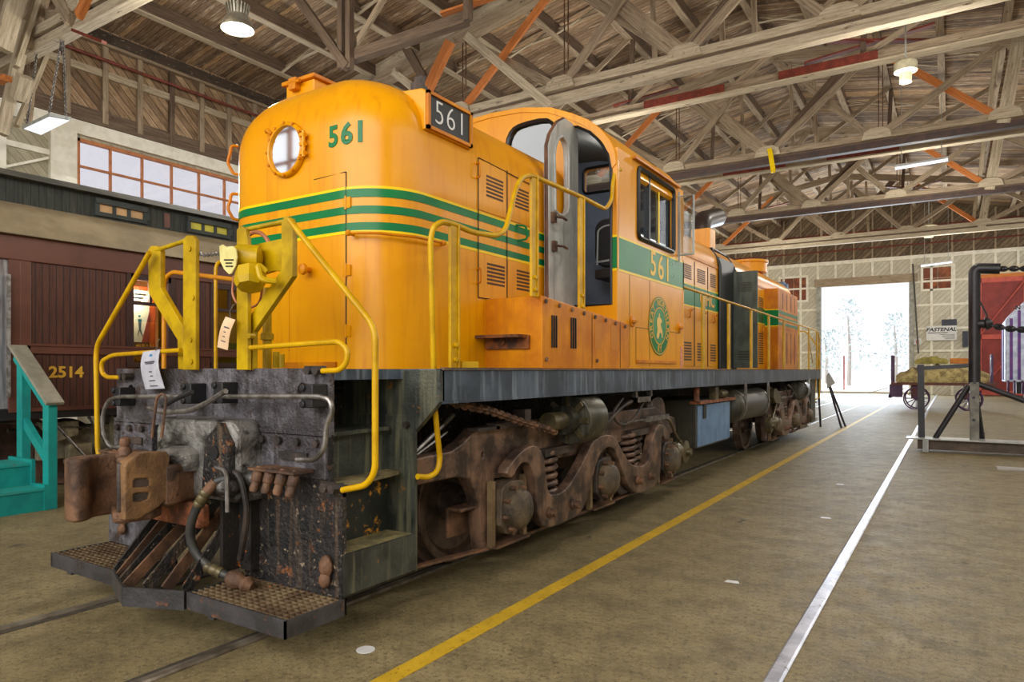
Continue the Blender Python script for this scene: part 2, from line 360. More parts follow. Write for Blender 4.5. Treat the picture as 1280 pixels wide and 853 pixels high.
def floor_mat():
    m, t, b = nt('floor_asphalt'); L = t.links; co = coords(t)
    c = mixc(t, noise(t, co, .45, 6, .65, .3, .7), S(154, 138, 98), S(122, 108, 72))
    c = mixc(t, noise(t, co, 3.2, 8, .75, .42, .68), c, S(98, 86, 58))
    c = mixc(t, noise(t, co, 26, 6, .8, .50, .66), c, S(72, 62, 42))
    c = mixc(t, noise(t, co, 70, 4, .8, .58, .68), c, S(188, 172, 134))
    c = mixc(t, noise(t, co, 9, 6, .75, .66, .72), c, S(180, 166, 126))
    c = mixc(t, noise(t, coords(t, (1, .5, 1)), 2.2, 6, .7, .64, .70), c, S(66, 58, 42))
    L.new(c, b.inputs['Base Color'])
    r = N(t, 'ShaderNodeMapRange'); r.inputs['To Min'].default_value = .50; r.inputs['To Max'].default_value = .75
    L.new(noise(t, co, 6, 6, .7, .3, .7), r.inputs['Value']); L.new(r.outputs[0], b.inputs['Roughness'])
    bn = N(t, 'ShaderNodeBump'); bn.inputs['Strength'].default_value = .5; bn.inputs['Distance'].default_value = .006
    L.new(noise(t, co, 90, 5, .8, .2, .8), bn.inputs['Height']); L.new(bn.outputs['Normal'], b.inputs['Normal'])
    return m
def worn(name, c, amt=.5, rough=.6):                  # paint worn through to the floor
    m, t, b = nt(name); L = t.links; co = coords(t)
    tr = N(t, 'ShaderNodeBsdfTransparent'); mx = N(t, 'ShaderNodeMixShader')
    b.inputs['Base Color'].default_value = c; b.inputs['Roughness'].default_value = rough
    L.new(mixc(t, noise(t, co, 4, 5, .6, .35, .7), c, tuple(x*.72 for x in c[:3])+(1,)), b.inputs['Base Color'])
    L.new(noise(t, co, 26, 6, .75, amt, amt+.1), mx.inputs[0]); L.new(b.outputs[0], mx.inputs[1]); L.new(tr.outputs[0], mx.inputs[2])
    L.new(mx.outputs[0], t.nodes['Material Output'].inputs[0]); return m
FLOOR = floor_mat()
STRIPE = worn('floor_line_yellow', S(206, 166, 34), .58)
GROOVE = M('flangeway_dirt_shade', S(52, 46, 38), S(74, 66, 52), 6, .9)  # dark flangeway strip, oily dirt and shadow put into one colour
RAILM = M('rail_steel', S(150, 140, 124), S(104, 94, 80), 5, .4, .5, rust=S(110, 92, 74), ramt=.64, rsc=12)
RAILB = M('rail_bright', S(222, 224, 236), S(186, 190, 204), 5, .34, .6, spk=S(120, 116, 112))

# ================================================================== THE SHED
YB, XL, XR, YF, RX = 54.5, -20.0, 8.8, -8.0, -5.6
SL = .18
def roofz(x): return 11.2+SL*(14.4-abs(x-RX))
o = MB().box(XL-.3, XR+.3, YF, 60, -.3, 0).build('floor', FLOOR, kind='structure', smooth=0)
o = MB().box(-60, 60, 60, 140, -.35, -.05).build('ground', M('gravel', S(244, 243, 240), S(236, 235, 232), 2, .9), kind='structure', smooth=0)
# yellow safety line, rails and their flangeways
yl = []
mb = MB().box(-2.61, -2.49, -4, 60, 0, .003); tag(mb.build('floor_stripe', STRIPE, smooth=0), 'worn yellow safety line painted on the floor beside the locomotive', 'floor marking')
def rail(x, y0, y1, label, grp, m=None, k=1.0):
    r = MB().prism([(-.036*k, -.1), (.036*k, -.1), (.036*k, .008), (.026*k, .018), (-.026*k, .018), (-.036*k, .008)], lambda p, q, h: (x+p, h, q), y0, y1)
    return tag(r.build('rail', m or RAILM, smooth=30), label, 'rail', grp)
def groove(x0, x1, y0, y1): return MB().box(x0, x1, y0, y1, -.05, .0025).build('trim_1', GROOVE, kind='structure', smooth=0)
rail(-3.62, -6, 75, 'rail set in the floor under the near side of the yellow locomotive', 'rails in the floor')
rail(-5.12, -6, 75, 'rail set in the floor under the far side of the yellow locomotive', 'rails in the floor')
rail(-.80, -6, 75, 'single shiny rail set in the open floor right of the yellow line', 'rails in the floor', RAILB, 1.25)
rail(.72, 22, 75, 'rail in the floor under the baggage cart and crane stand', 'rails in the floor')
rail(-10.9, -6, 40, 'rail under the near side of the maroon passenger car', 'rails in the floor')
rail(-12.4, -6, 40, 'rail under the far side of the maroon passenger car', 'rails in the floor')
groove(-3.715, -3.66, -6, 60); groove(-5.08, -5.03, -6, 60)

# ---- roof boards and purlins
yf, yb = YF, YB+.4
c = MB()
for a, b in ((XL-.4, RX), (RX, XR+.4)):
    c.add([(a, yf, roofz(a)), (b, yf, roofz(b)), (b, yb, roofz(b)), (a, yb, roofz(a)),
           (a, yf, roofz(a)+.06), (b, yf, roofz(b)+.06), (b, yb, roofz(b)+.06), (a, yb, roofz(a)+.06)],
          [(0,1,2,3),(4,5,6,7),(0,1,5,4),(1,2,6,5),(2,3,7,6),(3,0,4,7)])
ceil = c.build('ceiling', CEILB, kind='structure', smooth=0); ceil['_org'] = (0, 0, 0)
px = [-18.1, -16.3, -14.4, -12.6, -10.8, -9.1, -7.3, -5.6, -3.9, -2.1, -.3, 1.4, 3.2, 4.9, 6.7]
for x in px:
    z = roofz(x)-.02
    MB().box(x-.09, x+.09, yf, yb, z-.36, z).build('purlin', WOODD, ceil, smooth=0)
    MB().box(x-.11, x+.11, yf, yb, z-.40, z-.36).build('purlin_strip', WOODW if x < -12 else WOOD, ceil, smooth=0)
rnd = random.Random(3)
for i in range(len(px)-1):                             # small bridging boards between the purlins
    a, b = px[i], px[i+1]
    ys = [y+rnd.uniform(-.4, .4) for y in (10.0, 14.6, 19.2, 23.8, 28.5, 33.0)]
    for y in ys:
        za, zb = roofz(a)-.05, roofz(b)-.05
        MB().bar((a+.1, y, za-.33), (b-.1, y+.1, zb-.08), .09, .03).build('bridging_board', WOODW if rnd.random() < .6 else WOOD, ceil, smooth=0)
        MB().bar((a+.1, y+.16, za-.08), (b-.1, y+.05, zb-.33), .09, .03).build('bridging_board', WOODW if rnd.random() < .6 else WOOD, ceil, smooth=0)

# ---- left wall: white boards below, window band, brown boards above
wl = MB()
x0, x1 = XL-.12, XL
WY0, WY1, WZ0, WZ1 = 9.44, 17.6, 6.45, 7.97
wl.box(x0, x1, YF, YB, 0, WZ0); wl.box(x0, x1, YF, WY0, WZ0, 8.3); wl.box(x0, x1, WY1, YB, WZ0, 8.3); wl.box(x0, x1, WY0, WY1, WZ1, 8.3)
wall_left = wl.build('wall_left', LWALLW, kind='structure', smooth=0); wall_left['_org'] = (0, 0, 0)
MB().box(x0, x1, YF, YB, 8.3, 11.25).build('upper_boarding', LWALLB, wall_left, smooth=0)
MB().box(XL, XL+.14, YF, YB, 8.05, 8.42).build('window_header', WSTUD, wall_left, smooth=0, bevel=.01)
MB().box(XL, XL+.2, YF, YB, 8.42, 8.5).build('header_ledge', WOODD, wall_left, smooth=0)
MB().box(XL, XL+.1, YF, 30, 8.5, 8.85).build('lower_girt', WOODD, wall_left, smooth=0)
MB().box(XL, XL+.09, YF, 30, 9.82, 10.02).build('middle_girt', WOODW, wall_left, smooth=0)
MB().box(XL, XL+.16, YF, 30, 10.75, 11.08).build('wall_plate', M('peeling_beam', S(84, 70, 58), S(62, 52, 44), 3, .85, rust=S(196, 184, 160), ramt=.60, rsc=12, st=(1, .5, 2)), wall_left, smooth=0)
MB().box(XL, XL+.18, YF, 30, 10.68, 10.76).build('plate_edge', WOOD, wall_left, smooth=0)
for k in range(30):
    y = 4.2+k*.98
    MB().box(XL, XL+.12, y, y+.15, 8.45, 10.7).build('stud', WOOD if k % 4 else WOODD, wall_left, smooth=0)
MB().box(XL, XL+.16, 8.75, 9.4, 0, 8.1).build('window_post', WSTUD, wall_left, smooth=0, bevel=.01)
for y in (5.0, 6.3, 7.6): MB().box(XL, XL+.12, y, y+.16, 0, 8.1).build('white_stud', WSTUD, wall_left, smooth=0)
for z in (5.2, 6.4, 7.3): MB().box(XL, XL+.08, 4, 8.8, z, z+.14).build('white_girt', WSTUD, wall_left, smooth=0)
MB().bar((XL+.06, 5, 5.4), (XL+.06, 8.7, 7.2), .06, .2, (1, 0, 0)).build('white_brace', WSTUD, wall_left, smooth=0)
wi = MB()
fr = M('window_frame_brown', S(196, 126, 74), S(170, 104, 62), 4, .6)
wi.box(XL-.08, XL+.05, WY0, WY1, WZ1-.09, WZ1); wi.box(XL-.08, XL+.05, WY0, WY1, WZ0, WZ0+.08); wi.box(XL-.08, XL+.05, WY0, WY0+.08, WZ0, WZ1); wi.box(XL-.08, XL+.05, WY1-.08, WY1, WZ0, WZ1)
wi.box(XL-.06, XL+.03, WY0, WY1, 7.19, 7.245)
y = WY0
while y < WY1-.5: y += .905; wi.box(XL-.06, XL+.04, y-.022, y+.022, WZ0, WZ1)
win = wi.build('window_1', fr, kind='structure', smooth=0); win['_org'] = (0, 0, 0)
MB().box(XL-.035, XL-.028, WY0+.02, WY1-.02, WZ0+.02, WZ1-.02).build('window_pane', SKYGL, win, smooth=0)
p = MB().tube([(XL+.22, 4, 10.26), (XL+.22, 30, 10.26)], .045, 8); tag(p.build('sprinkler_pipe', REDP), 'long red pipe running along the brown boards of the left wall', 'pipe')
p = MB().tube([onY(338, 113, 17.2), onY(392, 68, 17.2), onY(520, -12, 17.2)], .045, 8); tag(p.build('sprinkler_pipe', REDP), 'thin red pipe climbing across the roof boards above the locomotive nose', 'pipe')

# ---- front wall beside the open front, with the tall window that the round glass on the nose mirrors
fw = MB(); y0, y1 = YF, YF+.14
fw.box(XL, -9.5, y0, y1, 0, 7.4); fw.box(XL, -9.5, y0, y1, 10.6, 11.2); fw.box(XL, -19.6, y0, y1, 7.4, 10.6); fw.box(-15.6, -9.5, y0, y1, 7.4, 10.6)
fw.build('wall_front', LWALLW, kind='structure', smooth=0)
wi = MB()
for x in (-19.6, -18.35, -17.1, -15.7): wi.box(x, x+.1, y0, y1, 7.4, 10.6)
for z in (7.4, 8.45, 9.5, 10.5): wi.box(-19.6, -15.6, y0+.02, y1-.02, z, z+.09)
wi.build('window_4', fr, kind='structure', smooth=0)
MB().box(XR, XR+.14, YF, YB, 0, 11.2).build('wall_right', LWALLW, kind='structure', smooth=0)
# ---- back wall
DX0, DX1, DZ = -8.0, -2.43, 7.7
bw = MB(); y0, y1 = YB, YB+.14
bw.box(XL, DX0, y0, y1, 0, 9.4); bw.box(DX0, DX1, y0, y1, DZ, 9.4); bw.box(DX1, XR, y0, y1, 0, 9.4)
wall_back = bw.build('wall_back', BWALLW, kind='structure', smooth=0); wall_back['_org'] = (0, 0, 0)
g = MB(); g.prism([(XL, 9.4), (XR, 9.4), (XR, 11.3), (RX, 13.9), (XL, 11.3)], fXZ, y0, y1)
g.build('gable_boarding', BWALLD, wall_back, smooth=0)
ws = MB()
x = XL
k = 0
while x < XR:
    big = (k % 4 == 0)
    if not (DX0-.2 < x < DX1+.2): MB().box(x-.07, x+.07, y0-(.16 if big else .1), y0, 0, 9.4).build('stud', WSTUD, wall_back, smooth=0)
    else: MB().box(x-.07, x+.07, y0-.1, y0, DZ+.5, 9.4).build('stud', WSTUD, wall_back, smooth=0)
    MB().box(x-.05, x+.05, y0-.1, y0, 9.4, roofz(x)-.1).build('gable_stud', WOOD, wall_back, smooth=0)
    x += 1.18; k += 1
for z in (1.5, 2.9, 4.4, 6.0, 7.6):
    MB().box(XL, DX0-.3, y0-.09, y0, z, z+.14).build('girt', WSTUD, wall_back, smooth=0)
    MB().box(DX1+.3, XR, y0-.09, y0, z, z+.14).build('girt', WSTUD, wall_back, smooth=0)
MB().box(XL, XR, y0-.18, y0, 9.25, 9.5).build('gable_beam', WSTUD, wall_back, smooth=0)
for z in (10.2, 11.4): MB().box(XL, XR, y0-.14, y0-.1, z, z+.09).build('gable_girt', REDST, wall_back, smooth=0)
MB().box(DX0-.4, DX1+.5, y0-.3, y0, DZ, DZ+.55).build('door_header', WOOD, wall_back, smooth=0)
d = MB(); d.box(DX0-.28, DX0, y0-.2, y1, 0, DZ); d.box(DX1, DX1+.28, y0-.2, y1, 0, DZ)
d.build('door_1', M('door_jamb', S(178, 178, 170), S(140, 140, 134), 3, .7), kind='structure', smooth=0)
def boarded(n, ax0, ax1, az0, az1):
    f = MB(); f.box(ax0-.14, ax0, y0-.16, y0, az0-.14, az1+.14); f.box(ax1, ax1+.14, y0-.16, y0, az0-.14, az1+.14); f.box(ax0, ax1, y0-.16, y0, az1, az1+.14); f.box(ax0, ax1, y0-.16, y0, az0-.14, az0)
    f = f.build('window_%d' % n, WSTUD, kind='structure', smooth=0); f['_org'] = (0, 0, 0)
    xm = (ax0+ax1)/2; zm = (az0+az1)/2
    for i, (a, b2, cz, dz) in enumerate(((ax0, xm, az0, zm), (xm, ax1, az0, zm), (ax0, xm, zm, az1), (xm, ax1, zm, az1))):
        MB().box(a+.02, b2-.02, y0-.06, y0-.02, cz+.02, dz-.02).build('plywood_panel', M('ply_%d_%d' % (n, i), [S(168, 96, 56), S(140, 74, 44), S(128, 70, 48), S(156, 92, 60)][i], S(110, 62, 42), 3, .8), f, smooth=0)
a = onY(1154, 362, YB); b = onY(1191, 333, YB); boarded(2, a.x, b.x, a.z, b.z)
a = onY(976, 377, YB); b = onY(1008, 347, YB); boarded(3, a.x, b.x, a.z, b.z)
# red barn door on its track
a = onY(1221, 492, YB-.3); RD0, RDZ = a.x, onY(1222, 349, YB).z
red = M('barn_red', S(146, 54, 46), S(128, 46, 40), 2, .6)
dr = MB().box(RD0, RD0+5.2, YB-.3, YB-.2, .05, RDZ).build('door_2', red, kind='structure', smooth=0); dr['_org'] = (0, 0, 0)
t_ = MB(); yy0, yy1 = YB-.36, YB-.3
for x in (RD0, RD0+2.45, RD0+4.95): t_.box(x, x+.25, yy0, yy1, .05, RDZ)
for z in (.05, RDZ*.48, RDZ-.3): t_.box(RD0, RD0+5.2, yy0, yy1, z, z+.3)
t_.bar((RD0+.1, YB-.33, RDZ*.5), (RD0+2.5, YB-.33, RDZ-.3), .06, .3, (0, 1, 0)); t_.bar((RD0+2.6, YB-.33, RDZ-.3), (RD0+5, YB-.33, RDZ*.5), .06, .3, (0, 1, 0))
t_.bar((RD0+.1, YB-.33, .3), (RD0+2.5, YB-.33, RDZ*.46), .06, .3, (0, 1, 0)); t_.bar((RD0+2.6, YB-.33, RDZ*.46), (RD0+5, YB-.33, .3), .06, .3, (0, 1, 0))
t_.build('door_brace', M('barn_red_trim', S(204, 92, 76), S(184, 80, 66), 3, .6), dr, smooth=0)
MB().box(RD0-.2, RD0+5.4, YB-.4, YB-.15, RDZ, RDZ+.22).build('door_track', WOODO, dr, smooth=0)
MB().box(RD0-.2, RD0+5.4, YB-.3, YB-.02, RDZ+.22, RDZ+.7).build('door_lintel', M('lintel', S(214, 200, 168), S(190, 176, 144), 3, .8), dr, smooth=0)

# ---- roof trusses
NX = [RX+3.5*k for k in range(-4, 5)]
BZ = 9.38
def truss(Y, label, main=True, rail_dark=False):
    r = root('roof_truss', (RX, Y, BZ), label, 'roof truss', 'timber roof trusses')
    tz = lambda x: roofz(x)-.62
    bc = MB().box(XL, XR, Y-.16, Y+.16, BZ+.02, BZ+.24).build('bottom_chord', WOOD if rail_dark else WOODW, r, smooth=0, bevel=.01)
    if rail_dark: MB().box(XL, XR, Y-.13, Y+.13, BZ-.26, BZ-.05).build('lower_steel', BRNST, r, smooth=0)
    else:
        MB().box(XL, XR, Y-.14, Y+.14, BZ-.28, BZ-.06).build('lower_chord', WOODW, r, smooth=0, bevel=.01)
    MB().box(XL+.5, XR-.5, Y-.08, Y+.08, BZ-.06, BZ+.02).build('packing', WOODD, r, smooth=0)
    for s in (-1, 1):
        xe = XL if s < 0 else XR
        MB().bar((xe, Y, tz(xe)-.1), (RX, Y, tz(RX)-.1), .3, .36).build('top_chord', WOOD, r, smooth=0)
    rr = random.Random(int(Y*10))
    for i in range(8):
        xa, xb = NX[i], NX[i+1]
        m1 = WOODO if i in (2, 3) and main and i == 2 else WOOD
        m2 = WOODO if i == 5 else WOOD
        d1 = .13 if i not in (3, 4) else .16
        b1 = MB().bar((xa+.12, Y-d1, BZ+.15), (xb-.15, Y-d1, tz(xb)-.2), .22, .09, (0, 1, 0)); b1.build('web_brace', m1, r, smooth=0)
        b2 = MB().bar((xb-.12, Y+d1, BZ+.15), (xa+.15, Y+d1, tz(xa)-.2), .22, .09, (0, 1, 0)); b2.build('web_brace', m2, r, smooth=0)
    for i, x in enumerate(NX):
        g_ = MB().plate([(x-.45, BZ+.02), (x+.45, BZ+.02), (x+.38, BZ+.26), (x+.18, BZ+.38), (x-.18, BZ+.38), (x-.38, BZ+.26)], [], fXZ, Y-.24, Y-.17)
        for bx in (-.3, 0, .3): g_.cyl((x+bx, Y-.27, BZ+.14), (x+bx, Y-.24, BZ+.14), .035, 8)
        g_.build('gusset', WOODW, r, smooth=0)
        if i in (1, 2, 3, 5, 6):
            MB().tube([(x+.04, Y, BZ+.1), (x+.04, Y, tz(x))], .018, 6).tube([(x+.16, Y, BZ+.1), (x+.16, Y, tz(x))], .018, 6).build('hanger_rod', RUSTM, r)
    # heavy raking struts either side of the middle and the wide leaning posts
    MB().bar((RX-.1, Y, BZ+.2), (RX-2.95, Y, tz(RX-2.95)-.1), .4, .16, (0, 1, 0)).build('raking_strut', WOOD, r, smooth=0)
    MB().bar((RX+.1, Y, BZ+.2), (RX+2.95, Y, tz(RX+2.95)-.1), .3, .16, (0, 1, 0)).build('raking_strut', WOODD, r, smooth=0)
    MB().bar((1.36, Y-.05, BZ-.1), (1.78, Y-.05, roofz(1.7)-.4), .36, .2, (0, 1, 0)).build('leaning_post', WOODW, r, smooth=0)
    MB().bar((.98, Y+.25, BZ), (1.25, Y+.25, roofz(1.2)-.4), .16, .12, (0, 1, 0)).build('leaning_post', WOODW, r, smooth=0)
    for dx, dy in ((-6.6, .5), (-4.85, .6), (-4.1, .8)):
        MB().bar((dx, Y+dy, BZ+.1), (dx-.15, Y+dy, roofz(dx)-.3), .13, .06, (0, 1, 0)).build('hanger_board', WOOD, r, smooth=0)
    return r
def bench_truss(Y, label, z, x_from=XL, x_to=XR):                          # lighter intermediate frames with red-oxide splice plates
    r = root('roof_truss', (RX, Y, z), label, 'roof truss', 'timber roof trusses')
    MB().box(x_from, x_to, Y-.12, Y+.12, z-.02, z+.24).build('bottom_chord', WOODD if z < 10 else WOOD, r, smooth=0, bevel=.01)
    if z > 10: MB().box(x_from, XR, Y-.18, Y+.18, z-.08, z-.02).build('chord_strip', WOODW, r, smooth=0)
    for x in ((-7.2, -3.0) if z > 10 else ()):
        MB().box(x-1.3, x+1.3, Y-.2, Y-.14, z-.02, z+.22).build('splice_plate', REDST, r, smooth=0)
    MB().bar((-9.6, Y-.15, z+.3), (-7.6, Y+.6, z+.75), .2, .05).bar((-3.6, Y-.15, z+.3), (-.4, Y+.6, z+.9), .22, .05).bar((-3.0, Y-.15, z+.8), (-.2, Y+.6, z+.4), .22, .05).build('sway_brace', REDST if z > 10 else WOODO, r, smooth=0)
    for i in range(8):
        xa, xb = NX[i], NX[i+1]
        if xa < x_from-.2 or xb > x_to+.3: continue
        MB().bar((xa, Y, z+.2), (xb, Y, roofz(xb)-.4), .16, .07, (0, 1, 0)).build('web_brace', WOOD, r, smooth=0)
        if i % 2: MB().bar((xa, Y+.1, z+.2), (xa+.1, Y+.1, roofz(xa)-.4), .14, .1, (0, 1, 0)).build('web_post', WOODD, r, smooth=0)
    return r
T0 = truss(7.7, 'timber roof truss nearest the camera, crossing the top left corner')
T1 = truss(16.95, 'whitewashed timber roof truss crossing right over the locomotive cab')
T2 = truss(26.2, 'timber roof truss with dark steel strip, second behind the cab', rail_dark=True)
T3 = truss(35.5, 'timber roof truss with dark strip above the bent exhaust pipe', rail_dark=True)
T4 = truss(44.7, 'timber roof truss farthest back, just in front of the back gable')
bench_truss(12.3, 'grey timber roof frame above the locomotive nose', 9.3, -12.7, -9.0)
bench_truss(21.6, 'roof frame with red splice plates just behind the truss over the cab', 10.25)
bench_truss(30.9, 'roof frame with red splice plates behind the first dark-stripped truss', 10.25)
bench_truss(40.1, 'roof frame with red splice plates above the rear of the locomotive', 10.25)
MB().bar(onY(962, 186, 25.9), onY(967, 216, 25.9), .16, .06, (0, 1, 0)).build('yellow_strap', LEMON, T2, smooth=0)
def upto(p, q):                                        # carry a strut from its foot q through p on up to the roof boards
    dv = (p-q).normalized(); e = p.copy()
    while e.z < roofz(e.x)-.05: e = e+dv*.05
    return e
# individual pieces seen close to the nose
r = T1
MB().bar(onY(440, 105, 17.12), onY(640, 2, 17.12)+Vector((3, 0, .42)), .22, .52).build('splice_beam', WOODW, r, smooth=0, bevel=.01)
q = onY(556, 145, 16.62); MB().bar(upto(onY(472, -4, 16.62), q), q, .27, .12, (0, 1, 0)).build('raking_strut', WOODD, r, smooth=0)
q = onY(434, 84, 12.05); MB().bar(upto(onY(370, -6, 12.05), q), q, .22, .14, (0, 1, 0)).build('raking_strut', WOODD, r, smooth=0)
for u in (427, 437, 585): q = onY(u, 86 if u < 500 else 26, 12.1); MB().bar(upto(onY(u, -6, 12.1), q), q, .15, .16, (0, 1, 0)).build('web_post', WOODD, r, smooth=0)
MB().bar(onY(563, 52, 16.4), onY(535, 112, 16.4), .28, .2, (0, 1, 0)).build('web_brace', WOODO, r, smooth=0)
MB().bar(onY(583, 45, 16.3), onY(688, 133, 16.3), .24, .1, (0, 1, 0)).build('web_brace', WOODW, r, smooth=0)
MB().bar(onY(492, 90, 16.7), onY(540, 128, 16.7), .24, .14, (0, 1, 0)).build('web_brace', WOODW, r, smooth=0)
# wide posts and knee braces on the left wall at the nearest truss
r = T0
for (a, b, wd, mt) in (((3, 62), (22, -8), .34, WOODW), ((20, 84), (48, -6), .10, WOODW), ((36, 60), (57, -6), .17, WOOD), ((62, 52), (78, -2), .22, WOODW), ((2, 168), (21, 84), .22, WOODW), ((-8, 60), (4, -6), .2, WOOD), ((21, 158), (44, 102), .10, WOODW), ((36, 154), (39, 122), .08, WOOD)):
    P0 = lambda u, v, k=len([o for o in COL.objects if o.name.startswith('raking_post')]): onX(u, v, -17.6-.23*k)
    MB().bar(P0(*a), upto(P0(*b), P0(*a)), wd, .2, (1, 0, 0)).build('raking_post', mt, r, smooth=0)
MB().bar(onY(90, 25, 7.5), upto(onY(72, -8, 7.5), onY(90, 25, 7.5)), .3, .2, (0, 1, 0)).build('web_brace', WOOD, r, smooth=0)
MB().bar(onY(98, 20, 7.5), upto(onY(116, -14, 7.5), onY(98, 20, 7.5)), .22, .12, (0, 1, 0)).build('web_brace', WOODO, r, smooth=0)
MB().bar(onY(24, 124, 7.4), onY(32, 96, 7.4), .3, .3, (0, 1, 0)).build('bearing_block', WOODW, r, smooth=0)
MB().bar(onY(92, 38, 7.3), onY(130, 53, 7.3), .1, .06).build('red_strap', REDST, r, smooth=0)
MB().bar(onY(-4, 101, 7.2), onY(9, 98, 7.2), .2, .14).build('orange_block', WOODO, r, smooth=0)

# ================================================================== THE LOCOMOTIVE
XC, DK = -4.37, 1.672
LOCO = root('locomotive', (XC, 11.4, 0), 'large orange diesel locomotive with green stripes standing on the track', 'locomotive')
def P(mb, name, mat, parent=None, **k): return mb.build(name, mat, parent if parent is not None else LOCO, **k)
def chaikin(p, n=2):
    for _ in range(n):
        q = []
        for i in range(len(p)):
            a, b = p[i], p[(i+1) % len(p)]
            q += [(a[0]*.75+b[0]*.25, a[1]*.75+b[1]*.25), (a[0]*.25+b[0]*.75, a[1]*.25+b[1]*.75)]
        p = q
    return p
XS, XSL = -2.85, -5.89
# ---- frame
P(MB().box(XC-.55, XC+.55, 2.98, 19.9, .98, 1.5), 'centre_sill', GREASE, smooth=0)
P(MB().box(XSL+.035, XS-.035, 3.6, 19.3, 1.60, DK-.004).box(XC-1.2, XC+1.2, 2.94, 3.62, 1.60, DK-.004).box(XC-1.2, XC+1.2, 19.28, 19.95, 1.60, DK-.004), 'deck_plate', SILL, smooth=0)
ss = P(MB().box(XS-.03, XS, 3.62, 19.28, 1.45, DK), 'side_sill', SILL, smooth=0, bevel=.004)
P(MB().box(XS-.14, XS+.005, 3.62, 19.28, 1.435, 1.452), 'sill_flange', SILL, ss, smooth=0)
P(MB().box(XSL, XSL+.03, 3.62, 19.28, 1.45, DK), 'side_sill', SILL, smooth=0)
P(MB().box(XS-.02, XS+.012, 3.62, 19.28, DK-.012, DK+.006), 'deck_lip', M('deck_edge', S(110, 84, 66), S(70, 60, 54), 6, .6), ss, smooth=0)
# sloping end bracket behind the steps
for sx in (1, -1):
    f = lambda p, q, h, sx=sx: (XC+sx*p, h, q)
    P(MB().plate([(.62, 1.66), (1.52, 1.66), (1.52, 1.45), (1.30, 1.24), (.62, 1.24)], [], f, 3.59, 3.64), 'end_bracket', STEPM, smooth=0)
# ---- pilot
up = P(MB().plate([(-1.18, 1.27), (1.20, 1.27), (1.20, 1.668), (-1.18, 1.668)], [circ(.97, 1.53, .055, 14), circ(-.98, 1.50, .05, 14)], lambda p, q, h: (XC+p, h, q), 2.92, 2.965, .004), 'pilot_beam', PILOT, smooth=0)
P(MB().box(XC-1.19, XC+1.21, 2.905, 2.93, 1.255, 1.285), 'beam_flange', PILOT, up, smooth=0)
for sx, n1 in ((1, .40), (-1, .66)):
    f = lambda p, q, h, sx=sx: (XC+sx*p, h, q)
    a0 = 1.31; 
    lp = P(MB().plate([(n1, .30), (a0, .30), (a0, .93), (a0-.09, .96), (1.20, 1.02), (1.20, 1.27), (n1, 1.27)], [], f, 2.925, 2.96), 'pilot_plate', GREASE if sx > 0 else PILOT, smooth=0)
    P(MB().plate([(n1, 1.0), (1.19, 1.0), (1.19, 1.26), (n1, 1.26)], [], f, 2.905, 2.926), 'doubler_plate', PILOT, lp, smooth=0)
    b = MB()
    for x in (.48, .62, .78, .95, 1.12):
        if n1 < x: b.cyl(f(x, 1.215, 2.88), f(x, 1.215, 2.91), .024, 8)
    P(b, 'rivet', TRUCKD, lp, smooth=30)
    s_ = MB(); x0 = .68
    s_.plate([(x0, 1.04), (x0+.42, 1.04), (x0+.42, 1.055), (x0, 1.055)], [], f, 2.74, 2.91)
    P(s_, 'hose_bracket', RUSTM, lp, smooth=0)
    for i in range(4):
        c0 = Vector(f(x0+.05+i*.11, 1.02, 2.78))
        P(MB().lathe(c0, (0, -.35, -1), [(.02, -.04), (.034, 0), (.034, .05), (.026, .06), (.03, .1), (.022, .12)], 12), 'hose_coupling', RUSTM, lp)
    P(MB().plate([(x0+.1, 1.10), (x0+.36, 1.10), (x0+.36, 1.15), (x0+.1, 1.15)], [], f, 2.89, 2.905), 'name_plate', TRUCKD, lp, smooth=0)
P(MB().box(XC+.40, XC+.55, 2.86, 2.95, .36, .96).box(XC+.40, XC+.43, 2.74, 2.9, .36, .9), 'pilot_rib', M('rusty_rib', S(40, 34, 30), S(26, 24, 24), 4, .5, rust=S(190, 110, 30), ramt=.6, rsc=10, bump=.4), smooth=0)
P(MB().ball((XC+1.2, 2.9, .48), .05, 10, (1, .8, 1.4)).ball((XC+1.2, 2.89, .40), .042, 10, (1, .8, 1.2)), 'jack_lug', RUSTM)
P(MB().ball((XC-1.05, 2.9, .52), .045, 10, (1, .8, 1.5)).ball((XC-1.05, 2.89, .43), .04, 10, (1, .8, 1.2)), 'jack_lug', RUSTM)
# footboards with open grating
def footboard(x0, x1, mats):
    y0, y1, z0, z1 = 2.50, 2.95, .195, .295
    fb = MB().box(x0, x1, y0, y0+.012, z0, z1+.005).box(x0, x1, y1-.012, y1, z0, z1).box(x0, x0+.012, y0, y1, z0, z1).box(x1-.012, x1, y0, y1, z0, z1)
    fb.box(x0+.2, x0+.26, y0+.02, y1, z0-.03, z0)
    o = P(fb, 'footboard', mats, smooth=0)
    gr = MB(); n = int((x1-x0)/.058)
    for i in range(1, n): x = x0+(x1-x0)*i/n; gr.box(x-.003, x+.003, y0+.012, y1-.012, z1-.028, z1)
    for i in range(1, 11): y = y0+(y1-y0)*i/11; gr.box(x0+.012, x1-.012, y-.003, y+.003, z1-.02, z1-.001)
    P(gr, 'grating', M('grating_%d' % int(x0*10), S(132, 112, 84), S(96, 76, 56), 8, .55, .2, rust=S(190, 120, 50), ramt=.66, rsc=10), o, smooth=0)
FBM = M('footboard_steel', S(78, 76, 78), S(56, 54, 54), 5, .45, .2, rust=S(130, 84, 60), ramt=.60, rsc=7, bump=.3)
footboard(XC+.40, XC+1.32, FBM); footboard(XC-1.30, XC-.41, FBM)
V = [(XC-.41, 2.49), (XC+.02, 2.33), (XC+.41, 2.49)]
mb = MB()
for a, b in zip(V, V[1:]): mb.bar((a[0], a[1], .25), (b[0], b[1], .25), .014, .12)
